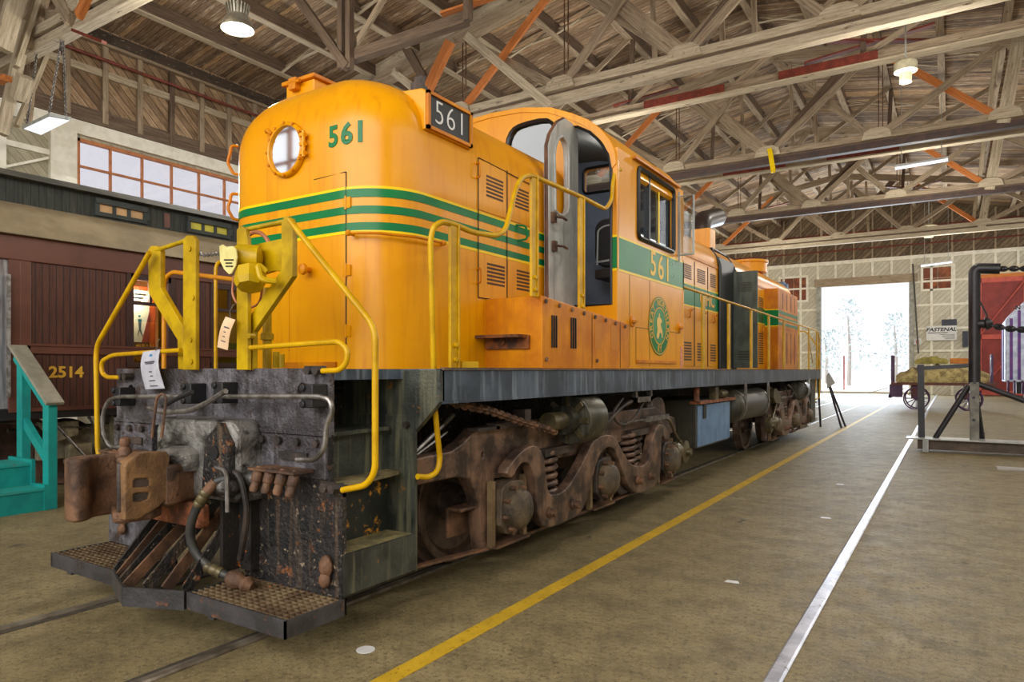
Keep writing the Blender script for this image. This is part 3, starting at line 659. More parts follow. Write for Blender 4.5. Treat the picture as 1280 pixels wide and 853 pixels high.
bar = P(mb, 'pilot_bar', FBM, smooth=0)
for i in range(7):
    t = i/6; x = XC-.39+.78*t
    yb_ = 2.49-.15*(1-abs(t-.5)*2)
    xt = XC-.36+.74*t
    P(MB().bar((x, yb_+.02, .30), (xt, 2.88, .74), .016, .075, (0, -.7, .7)), 'slat', RUSTM if i % 2 else GREASE, bar, smooth=0)
P(MB().prism(rrect(XC-.30, XC+.34, .64, .80, .05), fXZ, 2.66, 2.71), 'tie_plate', ORUST, smooth=30, bevel=.008)
# coupler pocket casting and coupler
cp = MB().prism([(XC-.30, .82), (XC+.60, .82), (XC+.60, 1.26), (XC+.52, 1.34), (XC-.22, 1.34), (XC-.30, 1.26)], fXZ, 2.72, 2.98)
pk = P(cp, 'coupler_pocket', CAST, smooth=0, bevel=.03)
P(MB().prism([(XC+.30, .86), (XC+.58, .86), (XC+.58, 1.20), (XC+.48, 1.33), (XC+.34, 1.22)], fXZ, 2.67, 2.73), 'lug_plate', GREASE, pk, smooth=0, bevel=.01)
P(MB().cyl((XC+.45, 2.660, 1.14), (XC+.45, 2.68, 1.14), .042, 16), 'lug_hole_dark', BLK, pk)  # solid black disc painted for the dark inside the hole
P(MB().lathe((XC+.04, 2.70, 1.0), (0, 0, 1), [(.15, 0), (.17, .03), (.17, .11), (.15, .13), (.08, .16), (0, .17)], 24), 'draft_cap', CAST, pk)
z0, z1 = .80, 1.10
f = lambda p, q, h: (XC+p, q, h)
cpl = P(MB().prism(chaikin([(-.13, 2.95), (-.14, 2.66), (-.22, 2.58), (-.22, 2.50), (-.05, 2.46), (.08, 2.46), (.20, 2.48), (.22, 2.57), (.15, 2.66), (.13, 2.95)], 1), f, z0, z1-.04), 'coupler', RUSTM, smooth=30, bevel=.02)
P(MB().prism(chaikin([(-.27, 2.11), (-.11, 2.07), (-.06, 2.10), (-.07, 2.17), (-.14, 2.22), (-.16, 2.30), (-.12, 2.44), (-.22, 2.48), (-.28, 2.36)], 2), f, z0-.06, z1+.02), 'knuckle', RUSTM, cpl, smooth=40, bevel=.015)
gx = XC+.20
gpt = lambda L: [(p.y, p.z) for p in (onX(u, v, gx) for u, v in L)]
ga = MB().plate(gpt([(159, 648), (158, 584), (161, 579), (169, 574), (176, 568), (208, 567), (211, 572), (210, 590), (208, 604), (209, 622), (196, 634), (172, 648)]), [gpt([(165, 612), (165, 601), (169, 597), (186, 596), (189, 600), (189, 608), (185, 611)]), gpt([(165, 629), (165, 618), (169, 615), (186, 614), (189, 617), (187, 625), (177, 630)])], lambda p, q, h: (gx+h, p, q), -.09, 0, .01)
P(ga, 'guard_arm', M('guard_arm_steel', S(150, 112, 72), S(106, 78, 52), 5, .5, .2, rust=S(80, 60, 46), ramt=.62, rsc=9, bump=.4), cpl, smooth=30)
P(MB().prism(chaikin([(-.20, 2.36), (-.02, 2.28), (.14, 2.20), (.2, 2.5), (-.1, 2.58), (-.22, 2.5)], 1), f, z0-.07, z0+.0), 'coupler_head', RUSTM, cpl, smooth=40, bevel=.02)
P(MB().prism(chaikin([(.06, 2.34), (.13, 2.20), (.18, 2.3), (.2, 2.5), (.05, 2.5)], 1), f, z0, z1), 'coupler_jaw', TRUCKD, cpl, smooth=40, bevel=.015)
P(MB().prism(chaikin([(-.20, 2.38), (-.04, 2.34), (.12, 2.22), (.2, 2.5), (-.1, 2.58), (-.22, 2.5)], 1), f, z1-.02, z1+.03), 'coupler_head', RUSTM, cpl, smooth=40, bevel=.02)
P(MB().lathe((XC-.02, 2.36, 1.10), (0, 0, 1), [(.04, 0), (.04, .06), (.025, .08), (.034, .10), (.028, .13), (.0, .14)], 16), 'lock_lifter', RUSTM, cpl)
a_ = onY(193, 545, 2.4)
P(MB().tube(fillet([onY(190, 547, 2.42), onY(196, 497, 2.42), onY(203, 492, 2.42), onY(208, 497, 2.42), onY(202, 547, 2.42)], .04), .009, 8), 'lifter_link', RUSTM, cpl)
# uncoupling rods and clamps
yR = 2.80
def cl(u, v):
    c0 = onY(u, v, 2.86); return P(MB().box(c0.x-.05, c0.x+.05, 2.80, 2.92, c0.z-.07, c0.z+.07).cyl(c0+Vector((-.03, -.075, .05)), c0+Vector((-.03, -.03, .05)), .024, 8).cyl(c0+Vector((-.03, -.075, -.05)), c0+Vector((-.03, -.03, -.05)), .024, 8), 'rod_clamp', BLK, smooth=30, bevel=.006)
for u, v in ((155, 496), (243, 492), (282, 491), (393, 495)): cl(u, v)
def rod(px, y, r, name, mat, fr=.06): return P(MB().tube(fillet([onY(u, v, y) for u, v in px], fr), r, 8), name, mat)
rod([(277, 496), (400, 496), (413, 500), (416, 515), (408, 530), (406, 560), (395, 575), (371, 575)], yR, .016, 'uncoupling_lever', STEEL)
rod([(225, 496), (150, 496), (136, 500), (129, 515), (128, 540), (138, 560), (164, 558)], yR, .016, 'uncoupling_lever', STEEL)
rod([(282, 489), (262, 502), (240, 513), (205, 516), (186, 510)], 2.66, .018, 'lift_arm', STEEL)
rod([(240, 490), (222, 498), (204, 508)], 2.7, .016, 'lift_arm', BLK)
# air hose and angle cock
hp = [(286, 598), (270, 602), (256, 618), (243, 640), (236, 665), (242, 690), (262, 710), (288, 722)]
pts = [onY(u, v, 2.70-.12*sin(pi*i/7)) for i, (u, v) in enumerate(hp)]
hose = P(MB().tube(fillet(pts, .1), .028, 12), 'air_hose', RUB)
def ferr(i, j, r, m, nm): 
    d = (pts[j]-pts[i]).normalized(); P(MB().lathe(pts[i], d, [(r*.8, -.03), (r, -.02), (r, 0), (r*.86, .01), (r, .02), (r, .05), (r*.86, .06), (r, .07), (r*.9, .09)], 14), nm, m, hose)
ferr(2, 3, .036, BRASS, 'hose_clamp'); ferr(6, 7, .036, BRASS, 'hose_clamp')
P(MB().cyl(pts[1], pts[2], .034, 12), 'hose_nipple', RUSTM, hose)
e = pts[7]; P(MB().lathe(e, (pts[7]-pts[6]), [(.035, -.02), (.05, 0), (.06, .05), (.04, .09), (.055, .12), (.03, .16)], 14), 'glad_hand', RUSTM, hose)
q = onY(286, 608, 2.72); P(MB().ball(q, .085, 14, (1.2, 1, .8)).cyl(q+Vector((0, 0, .05)), q+Vector((0, 0, .12)), .03, 10).cyl(q+Vector((-.02, 0, .02)), q+Vector((.14, .1, .04)), .045, 12), 'angle_cock', CAST)
P(MB().tube(fillet([q+Vector((-.06, -.05, .12)), q+Vector((.08, -.07, .11)), q+Vector((.10, -.08, -.14))], .06), .014, 8), 'cock_handle', STEEL)
P(MB().tube(fillet([onY(262, 585, 2.7), onY(300, 590, 2.72), onY(310, 640, 2.75), onY(300, 700, 2.8)], .1), .02, 8), 'brake_pipe', TRUCKD)
# ---- steps
for sx in (1, -1):
    f = lambda p, q, h, sx=sx: (XC+sx*p, q, h)
    fz = lambda p, q, h, sx=sx: (XC+sx*p, h, q)
    fy = lambda p, q, h, sx=sx: (XC+sx*h, p, q)
    bp = P(MB().plate([(.70, .30), (1.31, .30), (1.31, 1.35), (.70, 1.35)], [], fz, 3.585, 3.61), 'step_back_plate', STEPM, smooth=0)
    P(MB().cyl(fz(1.25, 1.29, 3.55), fz(1.25, 1.29, 3.6), .022, 8), 'bolt', TRUCKD, bp)
    P(MB().plate([(2.93, .31), (3.60, .31), (3.60, .555), (2.93, .555)], [], fy, 1.295, 1.315), 'step_riser', STEPM, smooth=0)
    P(MB().prism([(.95, .53), (1.31, .53), (1.31, .552), (.95, .552)], fz, 2.94, 3.6), 'step_tread', M('tread_%d' % sx, S(176, 162, 108), S(128, 120, 84), 9, .6, bump=1.0, bsc=55), smooth=0)
    P(MB().plate([(2.94, .55), (3.6, .55), (3.6, .97), (2.94, .97)], [], fy, 1.04, 1.06), 'step_riser', M('riser_%d' % sx, S(50, 54, 48), S(32, 35, 32), 3, .5, rust=S(226, 156, 40), ramt=.57, rsc=8), smooth=0)
    P(MB().prism(chaikin([(.80, 2.94), (1.20, 2.94), (1.28, 3.05), (1.26, 3.35), (1.20, 3.6), (.80, 3.6)], 1), f, .955, .975), 'step_tread', M('tread2_%d' % sx, S(160, 144, 96), S(104, 96, 68), 7, .6, bump=1, bsc=55), smooth=0)
    P(MB().plate([(2.94, .97), (3.6, .97), (3.6, 1.25), (2.94, 1.25)], [], fy, 1.05, 1.07), 'step_riser', STEPM, smooth=0)
    P(MB().prism(chaikin([(.72, 2.94), (1.12, 2.94), (1.16, 3.1), (1.12, 3.3), (1.14, 3.6), (.72, 3.6)], 1), f, 1.25, 1.275), 'step_tread', STEPM, smooth=0)
    P(MB().prism([(.0+1.06, 2.93), (1.31, 2.93), (1.31, 2.97), (1.06, 2.97)], f, .90, .97), 'rail_bracket', BLK, smooth=0)
# ---- short hood (nose)
HW, YN, RC, ZS, ZR, SQ = .97, 3.65, .45, 3.45, .56, 2/2.3
def ring(hw, yf, rc, z, yb, na=7):
    out = [(XC-hw, yb, z), (XC-hw, yf+rc+.3, z)]
    for k in range(na+1):
        a = pi+pi/2*k/na; out.append((XC-hw+rc+rc*cos(a), yf+rc+rc*sin(a), z))
    out.append((XC-hw*.3, yf, z)); out.append((XC+hw*.3, yf, z))
    for k in range(na+1):
        a = -pi/2+pi/2*k/na; out.append((XC+hw-rc+rc*cos(a), yf+rc+rc*sin(a), z))
    return out+[(XC+hw, yf+rc+.3, z), (XC+hw, yb, z)]
rows = [ring(HW, YN, RC, z, 6.47) for z in (DK-.01, 2.2, 2.8, ZS)]
for k in range(1, 17):
    ph = pi/2*k/16*.998
    q = cos(ph)**SQ; rows.append(ring(HW*q, YN+.5*(1-q), RC*q, ZS+ZR*sin(ph)**SQ, 6.47))
hood = P(MB().grid(rows), 'short_hood', YEL, smooth=60)
S1 = HW-RC; S2 = S1+pi/2*RC
def hpt(s, z, off=0.0):
    sg = 1 if s >= 0 else -1; a = abs(s)
    if a <= S1: x, y = a, YN-off
    elif a <= S2:
        t = (a-S1)/RC; x = S1+(RC+off)*sin(t); y = YN+RC-(RC+off)*cos(t)
    else: x, y = HW+off, YN+RC+(a-S2)
    return Vector((XC+sg*x, y, z))
def band(za, zb, s0, s1, mat, name, off=.003, par=None):
    n = 200; rows = []
    for i in range(n+1):
        s = s0+(s1-s0)*i/n
        rows.append([hpt(s, za, -.002), hpt(s, za, off), hpt(s, zb, off), hpt(s, zb, -.002)])
    return P(MB().grid(rows), name, mat, par or hood, smooth=40)
SE = S2+6.40-YN-RC
for za, zb, m in ((2.936, 2.998, GREEN), (2.814, 2.872, GREEN), (2.691, 2.750, GREEN), (2.998, 3.018, LEMON), (2.668, 2.691, LEMON)):
    band(za, zb, -SE, SE, m, 'green_stripe' if m is GREEN else 'lemon_stripe')
def htext(txt, size, s, z, mat, name, bold=.004):
    return P(MB().text(txt, size, lambda x, y, h: hpt(s+x, z+y, .003+h), .003, bold), name, mat, hood, smooth=0)
for ch, (u, v) in (('5', (417, 172)), ('6', (432.5, 168)), ('1', (450, 165))):
    q = onY(u, v, YN+(.0 if u < 440 else .03)); htext(ch, .215, q.x-XC, q.z, GREEN, 'nose_number', .007)
def seam(pts, w=.006, par=None, mat=None, nm='seam'): return P(MB().tube(pts, w/2, 5), nm, mat or BLK, par or hood)
s0 = onY(432, 300, YN).x-XC
seam([hpt(s0, 1.75, .001), hpt(s0, 3.13, .001)], .008); seam([hpt(s0-.34, 3.12, .001), hpt(s0, 3.13, .001)]); seam([hpt(s0-.62, 1.8, .001), hpt(s0-.62, 2.9, .001)], .004, mat=YELD)
for z in (1.95, 2.4, 2.9):
    q = hpt(s0, z); P(MB().box(q.x-.03, q.x+.045, q.y-.005, q.y+.01, z-.04, z+.04).cyl((q.x, q.y-.006, z-.05), (q.x, q.y-.006, z+.05), .008, 8), 'hinge', YEL, hood, smooth=30)
P(MB().box(XC-.1, XC+.5, YN-.02, YN, DK, DK+.05), 'base_angle', YELD, hood, smooth=0)
g = [hpt(s0+.06, 2.66, .0), hpt(s0+.06, 2.66, .07), hpt(s0+.25, 2.655, .075), hpt(s0+.5, 2.65, .075), hpt(s0+.78, 2.65, .07), hpt(s0+.84, 2.65, .0)]
P(MB().tube(fillet(g, .02), .011, 8).ball(g[1], .024, 8).ball(g[-2], .024, 8), 'grab_iron', YELD, hood)
sl = -(S1+.63*RC)
for za, zb in ((3.58, 3.34), (3.17, 2.95)):
    P(MB().tube(fillet([hpt(sl, za, 0), hpt(sl, za, .06), hpt(sl, za-.06, .065), hpt(sl, zb+.09, .09), hpt(sl, zb, .04), hpt(sl, zb, 0)], .035), .013, 8), 'grab_iron', YELD, hood)
P(MB().lathe(hpt(s0-.38, 2.43, 0), (0, -1, 0), [(.02, 0), (.02, .06), (.045, .065), (.04, .09), (.0, .10)], 12), 'door_latch', YELD, hood)
# porthole headlight
q = onY(360, 188, YN)
rg = P(MB().lathe((q.x, YN-.005, q.z), (0, -1, 0), [(.215, 0), (.215, .022), (.205, .035), (.195, .04), (.184, .035), (.182, .012), (.182, 0)], 40), 'porthole_ring', YEL, hood)
P(MB().lathe((q.x, YN-.005, q.z), (0, -1, 0), [(.183, .010), (.183, .016)], 40), 'porthole_glass', MIRR, rg)
b = MB()
for k in range(12):
    a = 2*pi*k/12; b.cyl((q.x+.205*cos(a), YN-.052, q.z+.205*sin(a)), (q.x+.205*cos(a), YN-.02, q.z+.205*sin(a)), .012, 8)
P(b, 'ring_bolt', YELD, rg)
hh = MB().cyl((q.x+.232, YN-.045, q.z-.10), (q.x+.232, YN-.045, q.z+.10), .014, 10)
for dz in (-.07, 0, .07): hh.box(q.x+.195, q.x+.245, YN-.058, YN-.02, q.z+dz-.012, q.z+dz+.012)
P(hh, 'ring_hinge', YEL, rg, smooth=30)
P(MB().tube(fillet([(q.x-.16, YN-.03, q.z+.15), (q.x-.2, YN-.05, q.z+.19), (q.x-.23, YN-.02, q.z+.18)], .02), .016, 8), 'ring_latch', YELD, rg)
# sand hatch on top, marker lamp, number board
hb = MB().box(XC-.64, XC-.28, 4.12, 4.70, 3.8, 4.19); hbo = P(hb, 'sand_hatch', YEL, smooth=0, bevel=.01)
P(MB().box(XC-.67, XC-.25, 4.09, 4.73, 4.19, 4.225), 'hatch_lid', YELD, hbo, smooth=0, bevel=.006)
P(MB().box(XC-.54, XC-.45, 4.06, 4.13, 4.12, 4.22).cyl((XC-.58, 4.07, 4.18), (XC-.40, 4.07, 4.18), .015, 8), 'hatch_latch', YELD, hbo, smooth=30)
P(MB().lathe(onX(513, 138, XC+.82), (.75, -.6, .15), [(.05, -.06), (.062, 0), (.062, .05), (.05, .07), (0, .075)], 16), 'marker_lamp', YELD)
q = onX(523, 118, XC+.75); P(MB().box(q.x-.03, q.x+.03, q.y-.06, q.y+.08, q.z-.12, q.z+.08).box(q.x-.06, q.x+.02, q.y+.02, q.y+.06, q.z-.05, q.z+.16), 'lifting_lug', TRUCKD, smooth=0)
nb = P(MB().prism([(XC+.5, 3.50), (XC+.99, 3.50), (XC+.99, 3.80), (XC+.95, 3.82), (XC+.5, 3.86)], fXZ, 4.08, 4.68), 'number_board', YEL, smooth=0, bevel=.008)
P(MB().box(XC+.985, XC+1.0, 4.12, 4.64, 3.535, 3.775), 'board_face', BLACKF, nb, smooth=0)
fx = MB(); a, b2 = XC+.99, XC+1.015
fx.box(a, b2, 4.09, 4.12, 3.51, 3.80).box(a, b2, 4.64, 4.67, 3.51, 3.80).box(a, b2, 4.09, 4.67, 3.775, 3.80).box(a, b2, 4.09, 4.67, 3.51, 3.535)
P(fx, 'board_frame', YELD, nb, smooth=0)
for i, ch in enumerate('561'): P(MB().text(ch, .265, lambda x, y, h, i=i: (XC+1.003+h, 4.24+.145*i+x, 3.655+y), .004, -.004), 'board_number', WHT, nb, smooth=0)
# side doors with louvres on the nose
def louvre_set(X, y0, y1, z0, z1, n, par, vert=False, mat=None):
    mb = MB()
    for i in range(n):
        if vert: y = y0+(y1-y0)*(i+.5)/n; d = (y1-y0)/n*.17; mb.box(X-.01, X+.009, y-d, y+d, z0, z1)
        else: z = z0+(z1-z0)*(i+.5)/n; d = (z1-z0)/n*.28; mb.box(X-.01, X+.009, y0, y1, z-d, z+d)
    P(mb, 'louvre', mat or M_LV, par, smooth=0)
M_LV = M('louvre_dark', S(96, 58, 14), S(70, 42, 12), 4, .5)
XHR = XC+HW
def side_door(y0, y1, z0, z1, lv, name='hood_door', X=XHR, lat=True):
    d = P(MB().box(X-.01, X+.007, y0+.006, y1-.006, z0, z1), name, YEL, hood if y1 < 8 else LONG, smooth=0, bevel=.003)
    return d
d1 = side_door(4.80, 5.24, 2.28, 2.66, 0); d2 = side_door(4.80, 5.24, 3.03, 3.46, 0); d3 = side_door(5.26, 5.80, 2.28, 2.66, 0); d4 = side_door(5.26, 5.80, 3.03, 3.42, 0)
for za, zb in ((2.28, 3.47),):
    for y in (4.80, 5.25, 5.81): seam([(XHR+.008, y, za), (XHR+.008, y, zb)], .008)
    seam([(XHR+.008, 4.8, zb), (XHR+.008, 5.8, zb-.04)], .008); seam([(XHR+.008, 4.8, za), (XHR+.008, 5.8, za)], .008)
a = onX(607, 213, XHR); b = onX(628, 248, XHR); louvre_set(XHR, a.y, b.y, 3.16, 3.36, 6, d2)
a = onX(643, 232, XHR); b = onX(660, 262, XHR); louvre_set(XHR, a.y, b.y, 3.16, 3.36, 6, d4)
a = onX(608, 322, XHR); b = onX(630, 355, XHR); louvre_set(XHR, a.y, b.y, 2.40, 2.60, 6, d1)
a = onX(645, 333, XHR); b = onX(662, 361, XHR); louvre_set(XHR, a.y, b.y, 2.40, 2.60, 6, d3)
for (u, v) in ((594, 213), (595, 345)):
    q = onX(u, v, XHR); P(MB().tube(fillet([q+Vector((0, .02, .06)), q+Vector((.05, .0, .06)), q+Vector((.05, 0, -.06)), q+Vector((0, .02, -.06))], .02), .008, 6), 'door_handle', YELD, hood)
q = onX(648, 292, XHR); P(MB().tube(fillet([q+Vector((0, -.05, .07)), q+Vector((.06, .04, .07)), q+Vector((.06, .06, -.05)), q+Vector((0, -.02, -.07))], .03), .01, 8), 'door_handle', GREEN, hood)

# ---- cab
CY0, CY1 = 6.45, 8.52
half = [(1.52, DK), (1.52, 3.75), (1.50, 3.88), (1.43, 4.02), (1.33, 4.14), (1.2, 4.25), (1.0, 4.36), (.75, 4.47), (.4, 4.54)]
prof = [(XC+x, z) for x, z in half]+[(XC, 4.56)]+[(XC-x, z) for x, z in half[::-1]]
doorhole = [(XC+.99, 2.31), (XC+1.46, 2.33), (XC+1.46, 3.70), (XC+1.43, 3.85), (XC+1.34, 4.0), (XC+1.22, 4.12), (XC+1.08, 4.2), (XC+.99, 4.22)]
win = [onY(u, v, CY0) for u, v in ((634, 200), (634, 178), (640, 163), (652, 156), (682, 149), (692, 155), (695, 165), (690, 190), (680, 212), (660, 208))]
winR = chaikin([(p.x, p.z) for p in win], 1); winL = [(2*XC-x, z) for x, z in winR]
cab = P(MB().plate(prof, [doorhole, winR, winL], fXZ, CY0, CY0+.05, .006), 'cab', YEL, smooth=30)
qa, qb = onY(731, 244, CY1-.05), onY(771, 206, CY1-.05)
rearwin = rrect(qa.x, min(qb.x, XC+1.42), qa.z, qb.z, .07)
P(MB().plate(prof, [rearwin, [(2*XC-x, z) for x, z in rearwin]], fXZ, CY1-.05, CY1, .004), 'rear_wall', YEL, cab, smooth=30)
P(MB().plate([(XC+(p-XC)*.985, z-.03) for p, z in prof], [rearwin, [(2*XC-x, z) for x, z in rearwin]], fXZ, CY1-.09, CY1-.055), 'inner_rear_wall', INNER, cab, smooth=0)
P(MB().tube([(x, CY1-.095, z) for x, z in rearwin], .02, 6, closed=True), 'rear_window_seal', BLK, cab)
P(MB().prism(rearwin, fXZ, CY1-.03, CY1-.022), 'rear_window', GLASS, cab, smooth=0)
swin = rrect(7.0, 8.13, 3.09, 3.85, .06)
for sx in (1, -1):
    f = lambda p, q, h, sx=sx: (XC+sx*h, p, q)
    sw = P(MB().plate([(CY0+.02, DK), (CY1-.02, DK), (CY1-.02, 3.92), (CY0+.02, 3.92)], [swin], f, 1.47, 1.52), 'cab_side', YEL, cab, smooth=0)
    P(MB().plate([(CY0+.06, 2.3), (CY1-.1, 2.3), (CY1-.1, 3.95), (CY0+.06, 3.95)], [swin], f, 1.43, 1.46), 'side_lining', INNER, cab, smooth=0)
    fr_ = MB().tube([f(p, q, 1.525) for p, q in rrect(7.0, 8.13, 3.09, 3.85, .06)], .028, 6, closed=True)
    fr_.box(XC+sx*1.5-.02, XC+sx*1.5+.02, 7.34, 7.38, 3.1, 3.85).box(XC+sx*1.5-.02, XC+sx*1.5+.02, 7.03, 7.07, 3.1, 3.85)
    P(fr_, 'window_frame', BLACKF, cab, smooth=30)
    P(MB().prism(swin, f, 1.48, 1.488), 'side_window', DGLASS, cab, smooth=0)
    P(MB().box(*sorted((XC+sx*1.5-.005, XC+sx*1.5+.005)), 7.68, 7.71, 3.1, 3.85), 'window_bar', LEMON, cab, smooth=0)
    P(MB().box(*sorted((XC+sx*1.52, XC+sx*1.56)), 6.86, 8.3, 3.905, 3.93), 'drip_rail', YELD, cab, smooth=0)
P(MB().prism(winR, fXZ, CY0+.02, CY0+.028).prism(winL, fXZ, CY0+.02, CY0+.028), 'front_window', DGLASS, cab, smooth=0)
P(MB().tube([(x, CY0-.004, z) for x, z in winR], .022, 6, closed=True).tube([(x, CY0-.004, z) for x, z in winL], .022, 6, closed=True), 'window_seal', BLACKF, cab)
rt = [(XC+x, z) for x, z in half[1:]]+[(XC, 4.56)]+[(XC-x, z) for x, z in half[1:][::-1]]
rt_in = [(XC+(x-XC)*.965, z-.05) for x, z in rt]
P(MB().prism(rt+rt_in[::-1], fXZ, CY0-.012, CY1+.03), 'cab_roof', YEL, cab, smooth=50)
ri = [(XC+(x-XC)*.95, z-.06) for x, z in rt]; ri2 = [(XC+(x-XC)*.94, z-.075) for x, z in rt]
P(MB().prism(ri+ri2[::-1], fXZ, CY0+.06, CY1-.06), 'roof_lining', M('cab_ceiling', S(96, 96, 94), None, 1, .6), cab, smooth=50)
P(MB().box(XC-1.45, XC+1.42, CY0+.06, CY1-.1, 2.24, 2.28), 'cab_floor', M('cab_floor', S(74, 78, 82), S(56, 58, 60), 4, .6), cab, smooth=0)
P(MB().tube([(XC+1.0, CY0-.005, 2.33)]+[(x, CY0-.005, z) for x, z in doorhole[1:]]+[(XC+1.0, CY0-.005, 2.33)], .016, 6), 'door_seal', BLACKF, cab)
# green belt round the cab side and front corner
def belt(za, zb, m, nm):
    mb = MB()
    for sx in (1, -1):
        X = XC+sx*1.52
        mb.box(min(X, X+sx*.004), max(X, X+sx*.004), CY0-.002, CY1, za, zb)
        a, b = sorted((XC+sx*1.465, XC+sx*1.524)); mb.box(a, b, CY0-.004, CY0, za, zb)
    P(mb, nm, m, cab, smooth=0)
belt(2.692, 3.008, GREEN, 'green_belt'); belt(3.008, 3.03, LEMON, 'lemon_stripe'); belt(2.668, 2.692, LEMON, 'lemon_stripe')
fs = lambda y, z, o=.006: (lambda x, yy, h: (XS+o+h, y+x, z+yy))
a = onX(818, 333, XS)
for ch, (u, v) in (('5', (816, 331)), ('6', (825.5, 336)), ('1', (834, 339))):
    q = onX(u, v, XS); P(MB().text(ch, .40, fs(q.y, q.z), .003, .004), 'cab_number', M('num_gold_'+ch, S(240, 190, 40), None, 1, .4), cab, smooth=0)
q = onX(840, 338, XS); rn = random.Random(5)
mb = MB()
for k in range(9):
    y0_ = q.y-.10+rn.random()*.2; z0_ = q.z-.13+rn.random()*.24; p_ = chaikin([(y0_+rn.uniform(-.05, .05), z0_+rn.uniform(-.03, .03)) for _ in range(4)], 1)
    mb.prism(p_, fYZ, XS+.0045, XS+.0062+.0003*k)
P(mb, 'peeled_patch', M('bare_grey', S(190, 206, 200), S(150, 180, 168), 12, .6), cab, smooth=0)
# round emblem with a goat
ey, ez = onX(824, 408, XS).y, onX(824, 408, XS).z; er = .34
ann = lambda r0, r1, o, m, nm: P(MB().plate(circ(ey, ez, r1, 48), [circ(ey, ez, r0, 48)], fYZ, XS+o, XS+o+.002), nm, m, cab, smooth=0)
ann(.20, er, .004, GREEN, 'emblem_ring'); GOLD = M('emblem_gold', S(236, 170, 40), None, 1, .4)
ann(er-.022, er-.012, .0055, GOLD, 'emblem_rim'); ann(.205, .218, .0055, GOLD, 'emblem_rim')
P(MB().prism(circ(ey, ez, .2, 48), fYZ, XS+.003, XS+.005), 'emblem_disc', M('emblem_disc', S(40, 136, 84), S(60, 140, 70), 8, .4), cab, smooth=0)
mb = MB()
def arctext(s, a0, a1, r, flip=False):
    for i, ch in enumerate(s):
        a = radians(a0+(a1-a0)*i/(len(s)-1)); 
        def fn(x, y, h, a=a):
            if flip: dx, dz = x, y; rot = a+pi/2
            else: dx, dz = x, y; rot = a-pi/2
            return (XS+.0065+h, ey+r*cos(a)+dx*cos(rot)-dz*sin(rot), ez+r*sin(a)+dx*sin(rot)+dz*cos(rot))
        mb.text(ch, .105, fn, .002, .001)
arctext('GREAT NORTHERN', 205, -25, .268); arctext('RY', 262, 278, .268, True)
P(mb, 'emblem_lettering', GOLD, cab, smooth=0)
goat = [(-.10, -.13), (-.06, -.04), (-.09, .02), (-.08, .09), (-.03, .10), (-.02, .15), (.01, .14), (0, .10), (.05, .09), (.08, .05), (.03, .04), (.04, 0), (.09, -.05), (.10, -.13), (.07, -.14), (.06, -.08), (.0, -.07), (-.03, -.14), (-.06, -.15)]
P(MB().prism([(ey+x, ez+z) for x, z in chaikin(goat, 1)], fYZ, XS+.005, XS+.007), 'emblem_goat', M('goat_cream', S(240, 196, 110), None, 1, .5), cab, smooth=0)
for y in (6.78, 7.35): seam([(XS+.001, y, 1.7), (XS+.001, y, 2.66)], .005, cab)
seam([(XS+.001, 6.95, 2.12), (XS+.001, 8.35, 2.12)], .006, cab); seam([(XS+.001, 6.95, 1.75), (XS+.001, 6.95, 2.12)], .006, cab)
P(MB().box(XS, XS+.02, 6.95, 8.2, 1.74, 1.77), 'locker_hinge', YELD, cab, smooth=0)
for u, v in ((790, 402), (849, 410)):
    q = onX(u, v, XS); P(MB().lathe(q, (1, 0, 0), [(.06, 0), (.06, .015), (.02, .02), (.02, .05), (0, .055)], 14).box(XS+.03, XS+.045, q.y-.06, q.y+.06, q.z-.012, q.z+.012), 'locker_latch', YELD, cab, smooth=30)
P(MB().box(XS, XS+.006, 8.38, 8.46, 1.69, 1.95), 'data_panel', M('data_panel', S(226, 150, 120), S(190, 120, 90), 30, .5), cab, smooth=0)
# wind deflector and mirror
q0 = onX(848, 262, XS+.02); 
P(MB().box(XS-.0, XS+.20, 8.28, 8.30, 3.10, 3.78), 'wind_deflector', GLASS, cab, smooth=0)
P(MB().tube([(XS+.2, 8.29, 3.08), (XS+.2, 8.29, 3.80), (XS, 8.29, 3.80)], .014, 6).tube([(XS, 8.29, 3.08), (XS+.2, 8.29, 3.08)], .014, 6).tube([(XS+.02, 8.29, 3.0), (XS+.02, 8.29, 3.86)], .012, 6), 'deflector_frame', GREYP, cab)
# open front door of the cab
trX = lambda px: [(p.y, p.z) for p in (onX(u, v, XHR+.05) for u, v in px)]
leaf = trX([(684, 376), (683, 182), (687, 167), (695, 154), (704, 149), (713, 155), (720, 172), (721, 388)])
hole = trX([(691, 263), (690, 195), (691.5, 183), (695, 174), (700, 171), (704, 176), (707, 186), (708, 200), (708, 260), (706, 267), (701, 270), (695, 268)])
dl = P(MB().plate(leaf, [hole], fYZ, XHR+.02, XHR+.075, .004), 'cab_door', GREYP, smooth=30)
P(MB().tube([(XHR+.05, p, q) for p, q in leaf[:5]], .022, 6), 'door_edge', M('rusty_edge', S(110, 70, 44), S(80, 52, 38), 9, .6), dl)
P(MB().tube([(XHR+.078, p, q) for p, q in hole], .014, 6, closed=True), 'door_window_rim', GREYP, dl)
for (u, v) in ((691, 272), (692, 308)):
    q = onX(u, v, XHR+.08); P(MB().box(XHR+.07, XHR+.11, q.y-.03, q.y+.03, q.z-.05, q.z+.05).tube([q+Vector((.05, 0, 0)), q+Vector((.08, .06, .0)), q+Vector((.08, .14, -.01))], .013, 6), 'door_lock', RUSTM, dl, smooth=30)
